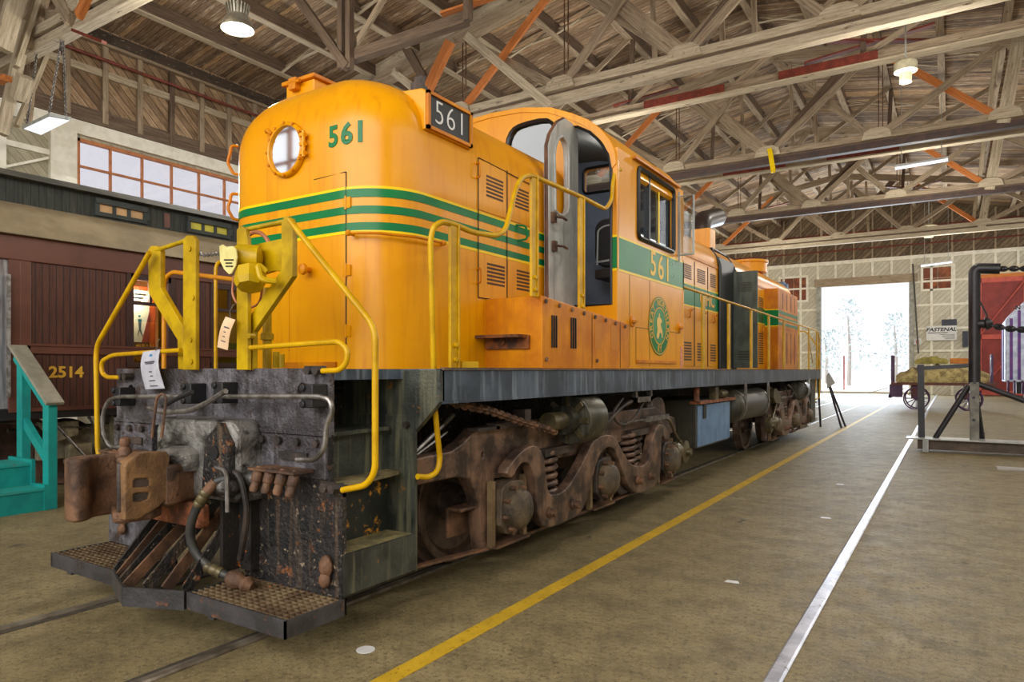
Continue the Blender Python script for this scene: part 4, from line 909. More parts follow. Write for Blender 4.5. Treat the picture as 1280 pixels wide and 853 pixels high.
# driver's seat and control stand inside
SY_ = 7.25
qa, qb = onY(743, 335, SY_), onY(782, 269, SY_)
st = P(MB().prism(rrect(qa.x, qb.x, qa.z, qb.z, .14), fXZ, SY_, SY_+.09), 'seat', SEATM, smooth=40, bevel=.02)
P(MB().box(qa.x-.01, qb.x+.02, SY_+.02, SY_+.45, qa.z-.13, qa.z-.02), 'seat_cushion', M('seat_brown', S(52, 44, 42), None, 1, .5), st, smooth=0, bevel=.02)
P(MB().cyl(((qa.x+qb.x)/2, SY_+.2, 2.28), ((qa.x+qb.x)/2, SY_+.2, qa.z-.1), .05, 12), 'seat_post', BLK, st)
P(MB().tube(fillet([(qa.x+.04, SY_-.01, qa.z+.03), (qa.x+.05, SY_-.01, qb.z-.14), (qa.x+.12, SY_-.01, qb.z-.10), (qb.x-.03, SY_-.01, qb.z-.08)], .05), .011, 6).tube([(qa.x+.05, SY_-.01, qa.z+.06), (qb.x-.02, SY_-.01, qa.z+.08)], .014, 6), 'seat_trim', GREYP, st)
P(MB().box(XC+.45, XC+1.02, 7.75, 8.3, 2.28, 3.0).cyl((XC+.95, 7.9, 3.0), (XC+.95, 7.9, 3.30), .05, 10).ball((XC+.97, 7.88, 3.3), .07, 10), 'control_stand', INNER, cab, smooth=0, bevel=.01)
P(MB().box(XC+1.03, XC+1.40, 7.75, 8.3, 2.28, 2.72), 'cab_locker', GREYP, cab, smooth=0, bevel=.01)
# ---- battery box ahead of the cab
YT0, YT1 = 4.92, 6.74
tb = P(MB().prism([(YT0, DK), (YT1, DK), (YT1, 2.14), (YT0, 2.275)], fYZ, XHR-.02, XS+.015), 'battery_box', YELD, smooth=0, bevel=.008)
b = MB()
for k in range(8): y = YT0+.05+k*.235; b.cyl((XS+.01, y, 2.265-(y-YT0)*.074-.03), (XS+.03, y, 2.265-(y-YT0)*.074-.03), .018, 8)
b.cyl((XS+.01, 4.98, 1.75), (XS+.03, 4.98, 1.75), .018, 8).cyl((XS+.01, 5.95, 1.75), (XS+.03, 5.95, 1.75), .018, 8)
P(b, 'cover_bolt', RUSTM, tb)
seam([(XS+.016, 5.85, 1.68), (XS+.016, 5.85, 2.19)], .006, tb); seam([(XS+.016, 6.5, 1.68), (XS+.016, 6.5, 2.15)], .006, tb)
for u0, u1, v0, v1 in ((689, 697, 394, 435), (713, 721, 397, 436)):
    a = onX(u0, v0, XS+.02); b2 = onX(u1, v1, XS+.02); louvre_set(XS+.017, a.y, b2.y, b2.z, a.z, 3, tb, True, BLACKF)
for u0, u1, v0, v1 in ((744, 752, 403, 437), (764, 771, 406, 438)):
    a = onX(u0, v0, XS+.02); b2 = onX(u1, v1, XS+.02); P(MB().box(XS+.01, XS+.018, a.y, b2.y, b2.z, a.z), 'vent_cover', M('vent_cover', S(196, 120, 0), None, 1, .5), tb, smooth=0)
P(MB().box(XHR-.05, XS-.12, YT0-.16, YT0, 1.93, 1.955).box(XHR+.02, XS-.1, YT0-.03, YT0, 1.84, 1.95).cyl((XHR+.2, YT0-.05, 1.9), (XHR+.2, YT0, 1.9), .03, 8), 'rung_step', M('rusty_rung', S(150, 84, 26), S(90, 50, 26), 6, .7, rust=S(60, 36, 24), ramt=.55), tb, smooth=0)

# ---- long hood
LONG = None
lh = []
for k in range(13): ph = pi/2*k/12; lh.append((HW*abs(cos(ph))**SQ, ZS+ZR*.98*sin(ph)**SQ))
pr = [(XC+HW, DK-.01)]+[(XC+x, z) for x, z in lh]+[(XC-x, z) for x, z in lh[::-1]]+[(XC-HW, DK-.01)]
LONG = P(MB().prism(pr, fXZ, CY1, 18.5), 'long_hood', YEL, smooth=40)
P(MB().box(XHR, XHR+.012, CY1, 18.4, 3.40, 3.44), 'hood_rail', YELD, LONG, smooth=0)
for za, zb, m, nm in ((2.66, 2.97, GREEN, 'green_belt'), (2.97, 2.99, LEMON, 'lemon_stripe'), (2.64, 2.66, LEMON, 'lemon_stripe')):
    P(MB().box(XHR, XHR+.010, CY1, 15.5, za, zb), nm, m, LONG, smooth=0)
ys = [8.6, 9.25, 9.95, 10.65, 11.35, 11.95, 13.0, 13.6, 14.2, 14.8, 15.45]
for i in range(len(ys)-1):
    if i == 5: continue
    y0_, y1_ = ys[i], ys[i+1]
    dd = P(MB().box(XHR-.01, XHR+.008, y0_+.02, y1_-.02, 1.72, 3.36), 'hood_door', YEL, LONG, smooth=0, bevel=.004)
    seam([(XHR+.009, y0_, 1.72), (XHR+.009, y0_, 3.36)], .014, LONG)
    if i in (0, 1): 
        louvre_set(XHR+.004, y0_+.12, y1_-.14, 2.60, 3.25, 16, dd); louvre_set(XHR+.004, y0_+.12, y1_-.14, 1.78, 2.45, 16, dd)
    elif i in (2, 3, 4):
        louvre_set(XHR+.004, y0_+.15, y1_-.15, 3.05, 3.28, 7, dd); louvre_set(XHR+.004, y0_+.15, y1_-.15, 1.8, 2.1, 7, dd)
    else:
        louvre_set(XHR+.004, y0_+.12, y1_-.12, 2.65, 3.2, 14, dd); louvre_set(XHR+.004, y0_+.12, y1_-.12, 1.78, 2.45, 14, dd)
    q = Vector((XHR+.01, y1_-.2, 2.55)); P(MB().tube(fillet([q, q+Vector((.04, 0, .05)), q+Vector((.04, -.12, .05)), q+Vector((.04, -.12, -.08)), q+Vector((0, -.06, -.08))], .02), .01, 6), 'door_handle', YELD, dd)
q = onX(912, 385, XHR); P(MB().text('CIFIC', .30, lambda x, y, h: (XHR+.013+h, 11.32+x*1.15, 2.81+y), .003, .005), 'hood_lettering', GOLD, LONG, smooth=0)
P(MB().box(XHR-.04, XHR+.012, 9.88, 9.98, DK, 3.45), 'door_pillar', YEL, LONG, smooth=0, bevel=.01)
of = MB().box(XHR-.02, XHR+.016, 12.0, 12.95, DK+.02, 3.62)
P(of, 'opening_dark', BLACKF, LONG, smooth=0)  # black slab; the dark of the open doorway put in its colour
P(MB().tube(fillet([(XHR+.03, 11.98, DK), (XHR+.03, 11.98, 3.5), (XHR-.14, 11.98, 3.78), (XHR-.14, 12.97, 3.78), (XHR+.03, 12.97, 3.5), (XHR+.03, 12.97, DK)], .1), .035, 8), 'opening_frame', BLACKF, LONG)
od = P(MB().box(XHR, XHR+.44, 12.93, 12.97, DK+.03, 3.47), 'open_hood_door', DOORG, LONG, smooth=0, bevel=.006)
for z0_ in (3.1, 1.85):
    louv = MB()
    for k in range(6): louv.box(XHR+.1, XHR+.34, 12.922, 12.93, z0_+.03*k, z0_+.03*k+.012)
    P(louv, 'louvre', TANK, od, smooth=0)
# radiator end box
rb = P(MB().box(XHR-.02, XHR+.28, 15.5, 17.7, DK, 3.42), 'radiator_box', YELD, smooth=0, bevel=.01)
P(MB().box(XHR-.02, XHR+.284, 15.496, 15.51, 2.62, 2.95).box(XHR+.28, XHR+.285, 15.5, 17.7, 2.88, 2.95).box(XHR+.28, XHR+.285, 15.5, 17.7, 2.76, 2.82).box(XHR+.28, XHR+.285, 15.5, 17.7, 2.64, 2.70), 'green_stripe', GREEN, rb, smooth=0)
P(MB().box(XHR-.02, XHR+.284, 15.496, 15.51, 2.95, 2.97).box(XHR-.02, XHR+.284, 15.496, 15.51, 2.6, 2.62), 'lemon_stripe', LEMON, rb, smooth=0)
for y in (15.95, 16.4, 16.85, 17.3): P(MB().box(XHR+.275, XHR+.284, y, y+.06, 1.8, 2.5).box(XHR+.275, XHR+.284, y, y+.06, 3.0, 3.35), 'shutter', M_LV, rb, smooth=0)
P(MB().lathe((XC+.4, 16.4, 3.9), (0, 0, 1), [(.42, 0), (.42, .2), (.45, .22), (.45, .27), (0, .28)], 28), 'fan_housing', YEL, smooth=30)
a = onX(1000, 366, XC+.8); P(MB().box(XC+.55, XC+.8, 18.4, 18.7, 3.6, 3.9).cyl((XC+.8, 18.5, 3.75), (XC+.88, 18.5, 3.75), .1, 14), 'marker_lamp', BLUEG, smooth=30)
# exhaust elbow, horn box
ex = fillet([onX(877, 320, -4.0), onX(874, 294, -4.0), onX(877, 277, -4.0), onX(896, 272, -4.0)], .35, 8)
P(MB().tube(ex, .19, 18), 'exhaust_elbow', M('sooty_pipe', S(58, 46, 42), S(34, 30, 30), 4, .4, .2))
a = onX(884, 320, -3.75); b = onX(898, 293, -3.75); P(MB().box(-4.05, -3.7, a.y, a.y+.35, 3.85, b.z), 'vent_box', YEL, smooth=0, bevel=.01)

# ---- handrails
def rl(pts, name='handrail', r=.019, m=None, fr=.1): return P(MB().tube(fillet(pts, fr), r, 10), name, m or RAIL)
XR_ = XS-.03
YA = 2.86
hr = rl([onY(362, 275, YA), onY(386, 306, YA), onY(463, 402, YA), onY(469, 418, YA), onY(469, 590, YA), onY(458, 607, YA), onY(428, 613, YA)], 'step_handrail')
rl([onY(187, 316, YA), onY(122, 430, YA), onY(120, 445, YA), onY(122, 560, YA), onY(124, 573, YA)], 'step_handrail')
rl([onY(313, 435, YA), onY(424, 427, YA), onY(435, 438, YA), onY(433, 455, YA), onY(424, 463, YA), onY(403, 464, YA)], 'grab_rail', .017)
rl([onY(226, 438, YA), onY(140, 444, YA), onY(127, 452, YA), onY(127, 466, YA), onY(134, 472, YA), onY(150, 472, YA)], 'grab_rail', .017)
rl([onY(205, 470, 3.5), onY(205, 350, 3.5), onY(215, 340, 3.5), onY(295, 350, 3.5)], 'deck_rail', .02, M('rail_orange', S(214, 142, 14), S(190, 118, 10), 4, .4))
for u, v in ((159, 471), (395, 463)):
    c0 = onY(u, v, 2.9); P(MB().cyl(c0+Vector((-.03, -.05, 0)), c0+Vector((-.03, .03, 0)), .03, 6).cyl(c0+Vector((.04, -.05, 0)), c0+Vector((.04, .03, 0)), .03, 6), 'bracket_bolt', TRUCKD, smooth=30)
c0 = onY(424, 612, YA); P(MB().cyl(c0+Vector((-.11, -.03, 0)), c0+Vector((-.11, .06, 0)), .03, 6).cyl(c0+Vector((-.04, -.03, 0)), c0+Vector((-.04, .06, 0)), .03, 6), 'bracket_bolt', TRUCKD, smooth=30)
# flat bracket posts of the drop step
YP = 2.94
def flat(px, y, wd, name='bracket_post', th=.03, m=None):
    mb = MB(); q = [onY(u, v, y) for u, v in px]
    for a, b in zip(q, q[1:]): mb.bar(a, b, wd, th, (0, 1, 0))
    return mb
pl = lambda px, a, b, name, m=BRKT: P(MB().plate([(p.x, p.z) for p in (onY(u, v, a) for u, v in px)], [], fXZ, a, b, .003), name, m, smooth=30)
pl([(185, 313), (189, 308), (196, 308), (200, 313), (200, 360), (228, 408), (229, 462), (223, 462), (222, 425), (186, 366)], YP-.02, YP+.02, 'bracket_post')
b1 = pl([(229, 300), (233, 295), (240, 295), (244, 300), (244, 462), (229, 462)], YP-.08, YP-.05, 'bracket_post')
pl([(296, 288), (300, 283), (306, 286), (309, 300), (309, 462), (296, 462)], YP-.08, YP-.05, 'bracket_post')
pl([(352, 277), (356, 271), (362, 273), (365, 280), (365, 345), (316, 415), (315, 462), (303, 462), (304, 408), (352, 338)], YP-.03, YP+.01, 'bracket_post')
for (u, v) in ((236, 311), (237, 425), (238, 452), (311, 420), (240, 372)):
    c0 = onY(u, v, YP-.09); P(MB().cyl(c0, c0+Vector((0, .04, 0)), .018, 8), 'bracket_bolt', BRKT)
rl([onY(190, 315, YP), onY(232, 301, YP-.05)], 'top_bar', .016, BRKT); rl([onY(303, 288, YP-.05), onY(356, 277, YP)], 'top_bar', .016, BRKT)
P(MB().chain([onY(243, 315, YP-.05), onY(255, 319, YP-.04), onY(277, 317, YP-.05)], .028, .005), 'safety_chain', STEEL)
# jumper receptacle box between the posts
pl([(310, 308), (352, 299), (352, 339), (342, 338), (318, 346), (310, 345)], YP+.02, YP+.05, 'junction_box')
q = onY(304, 322, YP-.1)
rc = P(MB().lathe(q, (-.75, -.65, .05), [(.03, -.12), (.085, -.10), (.085, .03), (.07, .05), (0, .055)], 22), 'jumper_socket', BRKT)
q = onY(313, 349, YP-.12)
P(MB().lathe(q, (.35, -.3, -1), [(.05, -.09), (.095, -.06), (.10, .02), (.08, .06), (0, .065)], 8), 'socket_cover', BRKT, rc, smooth=20)
P(MB().tube(fillet([onY(333, 340, YP-.1), onY(322, 330, YP-.14), onY(326, 350, YP-.15), onY(345, 352, YP-.08)], .04), .02, 8), 'socket_lever', BRKT, rc)
P(MB().tube([onY(334, 462, 3.1), onY(334, 360, 3.1)], .03, 10).lathe(onY(334, 425, 3.1), (0, 0, 1), [(.045, 0), (.045, .04), (.035, .05)], 12), 'conduit', BRKT)
P(MB().cyl(onY(345, 460, 3.1), onY(345, 440, 3.1), .022, 8).cyl(onY(352, 460, 3.1), onY(352, 443, 3.1), .02, 8), 'conduit', BRKT)
P(MB().tube(fillet([onY(300, 325, 3.2), onY(306, 296, 3.2), onY(322, 288, 3.2), onY(336, 300, 3.2), onY(338, 320, 3.2)], .1), .015, 8), 'jumper_cable', M('cable_copper', S(176, 108, 70), S(150, 90, 54), 6, .5))
P(MB().tube(fillet([onY(292, 345, 2.9), onY(290, 368, 2.9), onY(296, 380, 2.9), onY(306, 388, 3), onY(325, 380, 3), onY(328, 360, 3)], .08), .008, 6), 'wire', M('wire_copper', S(176, 108, 70), None, 6, .5))
# side handrail past the battery box
hrs = rl([onX(522, 596, -3.02), onX(536, 597, -3.02), onX(547, 590, -3.0), onX(550, 575, -3.0), onX(543, 505, XR_-.1), onX(538, 300, XR_-.05), onX(542, 283, XR_-.03), onX(553, 277, XR_), onX(566, 280, XR_), onX(592, 291, XR_), onX(621, 295, XR_), onX(632, 288, XR_), onX(645, 235, XR_), onX(652, 222, XR_), onX(664, 219, XR_), onX(728, 247, XR_), onX(757, 262, XR_), onX(765, 250, XR_), onX(766, 228, XR_), onX(769, 215, XR_), onX(776, 212, XR_+.03)], 'side_handrail', .02, None, .07)
def post(u, vt, vb, wpx, X=XR_, zb=None, y=None):
    a = onX(u, vt, X); z0_ = DK if zb is None else zb
    o = P(MB().box(X-.012, X+.012, a.y-.045, a.y+.045, z0_, a.z).box(X+.012, X+.024, a.y+.030, a.y+.045, z0_, a.z), 'handrail_post', RAIL, smooth=0, bevel=.003)
    b = MB()
    for dz in (.06, .16): b.cyl((X+.0, a.y, z0_+dz), (X+.03, a.y, z0_+dz), .016, 8)
    P(b, 'post_bolt', RAIL, o); return o
post(567, 279, 455, 9); post(667, 218, 368, 9, zb=2.26); post(726, 246, 375, 9, zb=2.19)
P(MB().box(XR_-.1, XR_+.02, 3.86, 4.05, DK, DK+.05), 'post_foot', RAIL, smooth=0)
# long rail
zR = onX(900, 376, XR_).z
rl([Vector((XR_, 8.5, 2.72)), Vector((XR_, 19.0, 2.66)), Vector((XR_, 19.3, 2.55)), Vector((XR_, 19.35, 2.3)), Vector((XR_, 19.35, .95)), Vector((XR_-.1, 19.35, .9))], 'side_handrail', .018, None, .15)
for u in (879, 911, 939, 961, 980, 998.5, 1011, 1021):
    y_ = onX(u, 400, XR_).y; P(MB().box(XR_-.012, XR_+.012, y_-.06, y_+.06, DK, 2.68), 'handrail_post', RAIL, smooth=0, bevel=.003)
rl([(XC-1.49, 4.0, DK), (XC-1.49, 4.0, 2.7), (XC-1.49, 19.0, 2.68), (XC-1.49, 19.3, DK)], 'far_handrail', .018)
rl([(XC+1.1, 19.75, 1.0), (XC+1.3, 19.75, 1.0), (XC+1.45, 19.7, 2.2), (XC+1.1, 19.75, 2.7), (XC-1.1, 19.75, 2.7), (XC-1.45, 19.7, 2.2), (XC-1.3, 19.75, .9)], 'end_handrail', .018)
rl([(XR_, 17.9, 2.3), (XR_-.2, 19.6, 1.85)], 'end_handrail', .012)
# ---- trucks
def truck(ym, label):
    Y = lambda y: ym(y)
    fy = lambda p, q, h: (h, Y(p), q)
    top = [(3.62, .88), (3.62, 1.04), (4.05, 1.05), (4.2, 1.10), (4.36, 1.19), (5.1, 1.20), (8.2, 1.19), (8.45, 1.10), (8.9, 1.02), (8.95, .86)]
    bot = [(8.72, .84), (8.70, .26), (8.60, .26), (8.58, .78), (8.24, .78), (8.22, .26), (8.12, .26), (8.0, .84), (6.85, .88), (6.74, .8), (6.72, .26), (6.62, .26), (6.60, .78), (6.40, .78), (6.36, .26), (6.28, .26), (6.2, .84), (5.1, .86), (5.02, .80), (4.98, .26), (4.90, .26), (4.88, .80), (4.60, .80), (4.58, .26), (4.46, .26), (4.40, .66), (4.28, .84), (4.1, .88)]
    tf = P(MB().plate(top+bot, [chaikin([(4.42, .96), (4.48, .96), (4.48, 1.03), (4.42, 1.03)], 1)], fy, -3.22, -3.10, .015), 'truck', TRUCK, smooth=30)
    P(MB().plate(top+bot, [], lambda p, q, h: (2*XC-h, Y(p), q), -3.22, -3.10, .015), 'far_side_frame', TRUCK, tf, smooth=30)
    P(MB().box(XC-1.1, XC+1.1, *sorted((Y(5.4), Y(6.0))), .7, 1.1).box(XC-1.1, XC+1.1, *sorted((Y(7.2), Y(7.9))), .7, 1.1), 'bolster', TRUCKD, tf, smooth=0)
    e_up = [(4.58, .86), (4.72, .95), (4.87, 1.01), (5.03, 1.02), (5.15, .94), (5.20, .75), (5.24, .57), (5.41, .54), (5.60, .57), (5.76, .66), (5.96, .80), (6.12, .94), (6.28, .99), (6.55, .99), (6.70, .92), (6.83, .80), (6.98, .68), (7.11, .61), (7.33, .56), (7.55, .57), (7.66, .66), (7.74, .85), (7.84, .96), (7.98, 1.0), (8.14, .97), (8.30, .86)]
    e_lo = [(8.20, .80), (8.08, .88), (8.02, .84), (8.0, .50), (7.96, .36), (7.72, .28), (7.30, .28), (7.08, .36), (6.92, .50), (6.78, .70), (6.66, .84), (6.52, .89), (6.34, .86), (6.22, .76), (6.10, .58), (5.98, .38), (5.80, .30), (5.30, .28), (5.12, .34), (5.05, .50), (5.03, .72), (4.98, .84), (4.88, .92), (4.76, .90), (4.66, .80)]
    eq = P(MB().plate(chaikin(e_up+e_lo, 1), [], fy, -3.06, -2.96, .012), 'equalizer', TRUCK, tf, smooth=30)
    b = MB()
    for y, z in ((5.25, .42), (5.70, .42), (7.25, .43), (7.62, .43)): b.lathe((-2.955, Y(y), z), (1, 0, 0), [(.05, 0), (.05, .02), (.036, .025), (.036, .07), (.0, .075)], 10)
    P(b, 'equalizer_bolt', RUSTM, eq, smooth=30)
    for i, y in enumerate((4.75, 6.50, 8.40)):
        for sx in (1, -1):
            X = XC+sx*.752
            P(MB().lathe((X-sx*.10, Y(y), .528), (sx, 0, 0), [(.545, 0), (.545, .02), (.52, .035), (.512, .05), (.508, .135), (.50, .14), (.44, .135), (.40, .10), (.17, .06), (.15, .13), (.11, .15), (.11, .2), (0, .2)], 44), 'wheel', WHEEL, tf, smooth=30)
        P(MB().cyl((XC-.9, Y(y), .528), (XC+.9, Y(y), .528), .08, 16), 'axle', TRUCKD, tf)
        jb = MB().prism(chaikin([(y-.19, .34), (y+.19, .34), (y+.19, .70), (y+.12, .76), (y-.12, .76), (y-.19, .70)], 1), fy, -3.25, -3.0)
        ax = P(jb, 'journal_box', TRUCKD if i else M('journal_tan_%d' % int(ym(0)), S(108, 90, 68), S(70, 58, 46), 6, .6, bump=.4), tf, smooth=30, bevel=.01)
        cv = MB().lathe((-3.0, Y(y), .54), (1, 0, 0), [(.17, 0), (.17, .05), (.15, .09), (.11, .12), (.05, .13), (0, .13)], 24)
        P(cv, 'journal_cover', M('cover_%d_%d' % (i, int(ym(0))), S(112, 96, 72), S(70, 60, 48), 6, .45, .25, bump=.6), tf, smooth=40)
        bb = MB()
        for k in range(8): a = 2*pi*k/8+.3; bb.cyl((-2.99, Y(y+.175*cos(a)), .54+.175*sin(a)), (-2.94, Y(y+.175*cos(a)), .54+.175*sin(a)), .022, 6)
        P(bb, 'cover_bolt', RUSTM, tf, smooth=30)
        P(MB().box(-3.2, -3.0, *sorted((Y(y-.25), Y(y+.25))), .255, .275), 'pedestal_tie', RUSTM, tf, smooth=0)
        P(MB().box(-3.09, -3.04, *sorted((Y(y-.26), Y(y-.215))), .26, .78).box(-3.09, -3.04, *sorted((Y(y+.215), Y(y+.26))), .26, .78), 'pedestal_liner', M('liner_%d_%d' % (i, int(ym(0))), S(128, 106, 74), S(104, 84, 58), 6, .6), tf, smooth=0)
    def spring(y, x, z0_, z1_, r, n):
        pts = [(x+r*cos(2*pi*n*t/(n*14)), Y(y)+r*sin(2*pi*n*t/(n*14)), z0_+(z1_-z0_)*t/(n*14)) for t in range(int(n*14)+1)]
        return P(MB().tube(pts, (z1_-z0_)/n*.36, 8), 'coil_spring', TRUCK, tf)
    spring(5.46, -3.14, .50, .92, .115, 6); spring(7.30, -3.14, .50, .93, .125, 6); spring(7.58, -3.18, .50, .93, .115, 6); spring(5.70, -3.34, .5, .92, .11, 6)
    P(MB().box(-3.4, -3.02, *sorted((Y(5.30), Y(5.85))), .89, .96).box(-3.4, -3.02, *sorted((Y(7.25), Y(7.80))), .91, .98), 'spring_seat', TRUCKD, tf, smooth=0)
    # brake gear
    P(MB().box(-3.30, -3.27, *sorted((Y(4.22), Y(4.48))), .36, .60).box(-3.30, -3.14, *sorted((Y(4.22), Y(4.48))), .575, .60), 'brake_hanger', RUSTM, tf, smooth=0, bevel=.008)
    P(MB().bar((-3.2, Y(3.75), .27), (-3.1, Y(4.5), .25), .05, .02).bar((-3.1, Y(4.5), .25), (-3.1, Y(8.6), .25), .05, .02), 'tie_rod', RUSTM, tf, smooth=0)
    dr_ = P(MB().lathe((-3.0, Y(5.55), 1.20), (0, Y(6)-Y(5), 0), [(.13, 0.0), (.13, .12), (.06, .12), (.06, .14), (.225, .14), (.235, .16), (.235, .52), (.2, .56), (.05, .58), (0, .58)], 32), 'brake_cylinder', M('drum_%d' % int(ym(0)), S(76, 72, 58), S(46, 44, 38), 4, .35, .3, streak=S(120, 118, 108)), tf, smooth=30)
    b = MB()
    for k in range(8): a = 2*pi*k/8; b.bar((-3.0+.05*cos(a), Y(5.69), 1.20+.05*sin(a)), (-3.0+.22*cos(a), Y(5.66), 1.20+.22*sin(a)), .02, .05)
    P(b, 'drum_rib', BRASS, tf, smooth=0)
    P(MB().cyl((-3.0, Y(5.30), 1.20), (-3.0, Y(5.56), 1.20), .085, 18), 'piston_sleeve', BRASS, tf)
    P(MB().box(-3.14, -3.04, *sorted((Y(4.55), Y(5.1))), 1.19, 1.235).box(-3.14, -3.02, *sorted((Y(4.95), Y(5.05))), 1.19, 1.33).box(-3.14, -3.04, *sorted((Y(4.3), Y(4.6))), 1.19, 1.215), 'slack_adjuster', TRUCKD, tf, smooth=0)
    P(MB().lathe((-3.02, Y(8.62), .62), (0, Y(6)-Y(5), 0), [(.12, -.1), (.12, .05), (.09, .12), (.07, .2), (0, .2)], 18).lathe((-2.98, Y(8.95), .58), (1, 0, 0), [(.15, -.08), (.15, .02), (.06, .04), (.05, .09), (0, .09)], 20), 'speed_recorder', BRASS, tf, smooth=30)
    P(MB().tube(fillet([(-3.0, Y(8.0), 1.08), (-2.98, Y(8.35), 1.05), (-2.98, Y(8.6), .82), (-2.98, Y(8.85), .68)], .1), .018, 8), 'recorder_cable', BRASS, tf)
    P(MB().prism(chaikin([(7.9, .95), (8.5, .95), (8.62, 1.05), (8.55, 1.28), (8.3, 1.34), (7.9, 1.22)], 1), fy, -3.24, -3.12), 'frame_horn', TRUCK, tf, smooth=30)
    P(MB().box(-3.04, -2.96, *sorted((Y(7.55), Y(8.3))), 1.06, 1.12).box(-3.03, -2.97, *sorted((Y(7.0), Y(7.6))), 1.085, 1.10), 'brake_link', STEEL, tf, smooth=0)
    P(MB().tube(fillet([(-2.98, Y(6.9), 1.36), (-2.98, Y(6.6), 1.2), (-2.98, Y(6.85), 1.06), (-2.98, Y(7.2), 1.1), (-2.98, Y(7.5), 1.3)], .15), .016, 8).tube(fillet([(-2.98, Y(6.4), 1.08), (-2.98, Y(6.9), 1.28), (-2.98, Y(7.3), 1.34)], .15), .022, 8), 'air_pipe', TRUCKD, tf)
    return tf
ft = truck(lambda y: y, '')
truck(lambda y: 23.05-y, '')
P(MB().chain([onX(566, 504, -2.98), onX(610, 513, -2.98), onX(650, 527, -2.97), onX(694, 540, -2.97)], .062, .015), 'brake_chain', RUSTM)
P(MB().tube([(-3.3, 3.66, .95), (-3.2, 4.2, 1.32)], .02, 8).tube([(-3.4, 3.9, .98), (-3.3, 4.25, 1.18)], .014, 8), 'sand_pipe', STEEL)
P(MB().box(-2.99, -2.93, 7.15, 7.65, 1.30, 1.36).box(-2.99, -2.93, 7.15, 7.2, 1.3, 1.46).box(-2.99, -2.93, 7.6, 7.65, 1.25, 1.46), 'pipe_hanger', STEEL, smooth=0)
# ---- fuel tank, air reservoir, rear steps
tk = P(MB().box(XSL+.1, -2.96, 9.40, 11.03, .57, 1.24), 'fuel_tank', TANK, smooth=0, bevel=.02)
P(MB().box(-2.965, -2.945, 9.42, 11.02, .60, 1.17), 'tank_panel', BLUEG, tk, smooth=0)
P(MB().box(-3.05, -2.9, 9.36, 11.2, 1.19, 1.23), 'tank_ledge', ORUST, tk, smooth=0)
sg = MB().box(-2.945, -2.93, 9.62, 9.75, .98, 1.19); P(sg, 'sight_gauge', BLACKF, tk, smooth=0)
P(MB().lathe((-2.95, 10.6, 1.30), (0, 1, 0), [(.05, -.15), (.07, -.1), (.045, -.05), (.07, 0), (.045, .05), (.07, .1), (.05, .15)], 14).box(-3.0, -2.9, 10.1, 10.25, 1.23, 1.42), 'fuel_filter', BRASS, tk, smooth=30)
P(MB().cyl((-2.95, 9.35, 1.23), (-2.95, 9.35, 1.45), .04, 10), 'vent_pipe', ORUST, tk)
rs = P(MB().lathe((-3.1, 11.35, 1.07), (0, 1, 0), [(.0, -.07), (.12, -.06), (.22, -.03), (.27, .03), (.275, .1), (.275, 2.0), (.24, 2.12), (.1, 2.2), (0, 2.2)], 32), 'air_reservoir', TANK, smooth=40)
for y in (11.55, 13.2): P(MB().lathe((-3.1, y, 1.07), (0, 1, 0), [(.285, 0), (.285, .06)], 32).box(-2.85, -2.82, y, y+.06, 1.07, 1.46), 'reservoir_strap', STEEL, rs, smooth=30)
P(MB().prism(chaikin([(14.2, 1.05), (14.9, .95), (15.0, 1.15), (14.3, 1.35)], 1), fYZ, -3.1, -2.95), 'brake_lever', BRASS, smooth=0)
P(MB().box(-3.55, -2.98, 18.75, 19.35, .33, 1.45), 'rear_step_well', STEPM, smooth=0, bevel=.01)
P(MB().box(-3.5, -2.97, 19.35, 19.6, .35, .42).box(-3.5, -2.97, 19.35, 19.6, .8, .84), 'rear_step', GREYP, smooth=0)
P(MB().box(XC-1.3, XC+1.3, 19.9, 19.95, .35, 1.67), 'rear_pilot', GREASE, smooth=0)
P(MB().box(XC-.2, XC+.2, 19.9, 20.5, .78, 1.05), 'rear_coupler', RUSTM, smooth=0, bevel=.03)
P(MB().box(-2.9, -2.84, 17.55, 17.75, 1.28, 1.46), 'sill_bracket', GREYP, smooth=0)

# ================================================================== MAROON PASSENGER CAR
CX, CW = -11.65, 1.45
cs = CX+CW
CAR = root('passenger_car', (CX, 10, 0), 'maroon wooden passenger car with green clerestory on the track by the left wall', 'railway car')
def Q(mb, name, mat, parent=None, **k): return mb.build(name, mat, parent if parent is not None else CAR, **k)
cpx = lambda u, v: onX(u, v, cs)
c0, c1 = cpx(27, 400).y, 27.0
zs, zl = cpx(60, 514).z, cpx(60, 330).z            # sill, underside of the letterboard
zt = cpx(60, 303).z
wins = []
w1a, w1b = cpx(163, 345), cpx(213, 455)
wz0, wz1 = cpx(190, 455).z, cpx(190, 348).z
w1 = (w1a.y, w1b.y)
w2a = cpx(267, 400).y; step = w2a-w1a.y; ww = w1b.y-w1a.y
holes = [(w1a.y+step*k, w1a.y+step*k+ww) for k in range(7)]
body = Q(MB().plate([(c0, zs), (c1, zs), (c1, zt), (c0, zt)], [[(a, wz0), (b, wz0), (b, wz1), (a, wz1)] for a, b in holes], fYZ, cs-.08, cs), 'side_wall', CARB, smooth=0)
Q(MB().box(CX-CW, CX-CW+.08, c0, c1, zs, zt), 'far_side_wall', CARP, smooth=0)
Q(MB().box(CX-CW, cs, c1-.08, c1, zs, zt), 'end_wall', CARP, smooth=0)
Q(MB().box(CX-CW, cs, c0+.02, c0+.1, zs, zt), 'end_wall', CARP, smooth=0)
Q(MB().box(CX-CW, cs, c0-.9, c1, zs-.1, zs+.04), 'underframe', BLK, smooth=0)
Q(MB().box(cs-.02, cs+.03, c0-1.6, c1, zl, zt+.03), 'letterboard', CARP, smooth=0, bevel=.01)
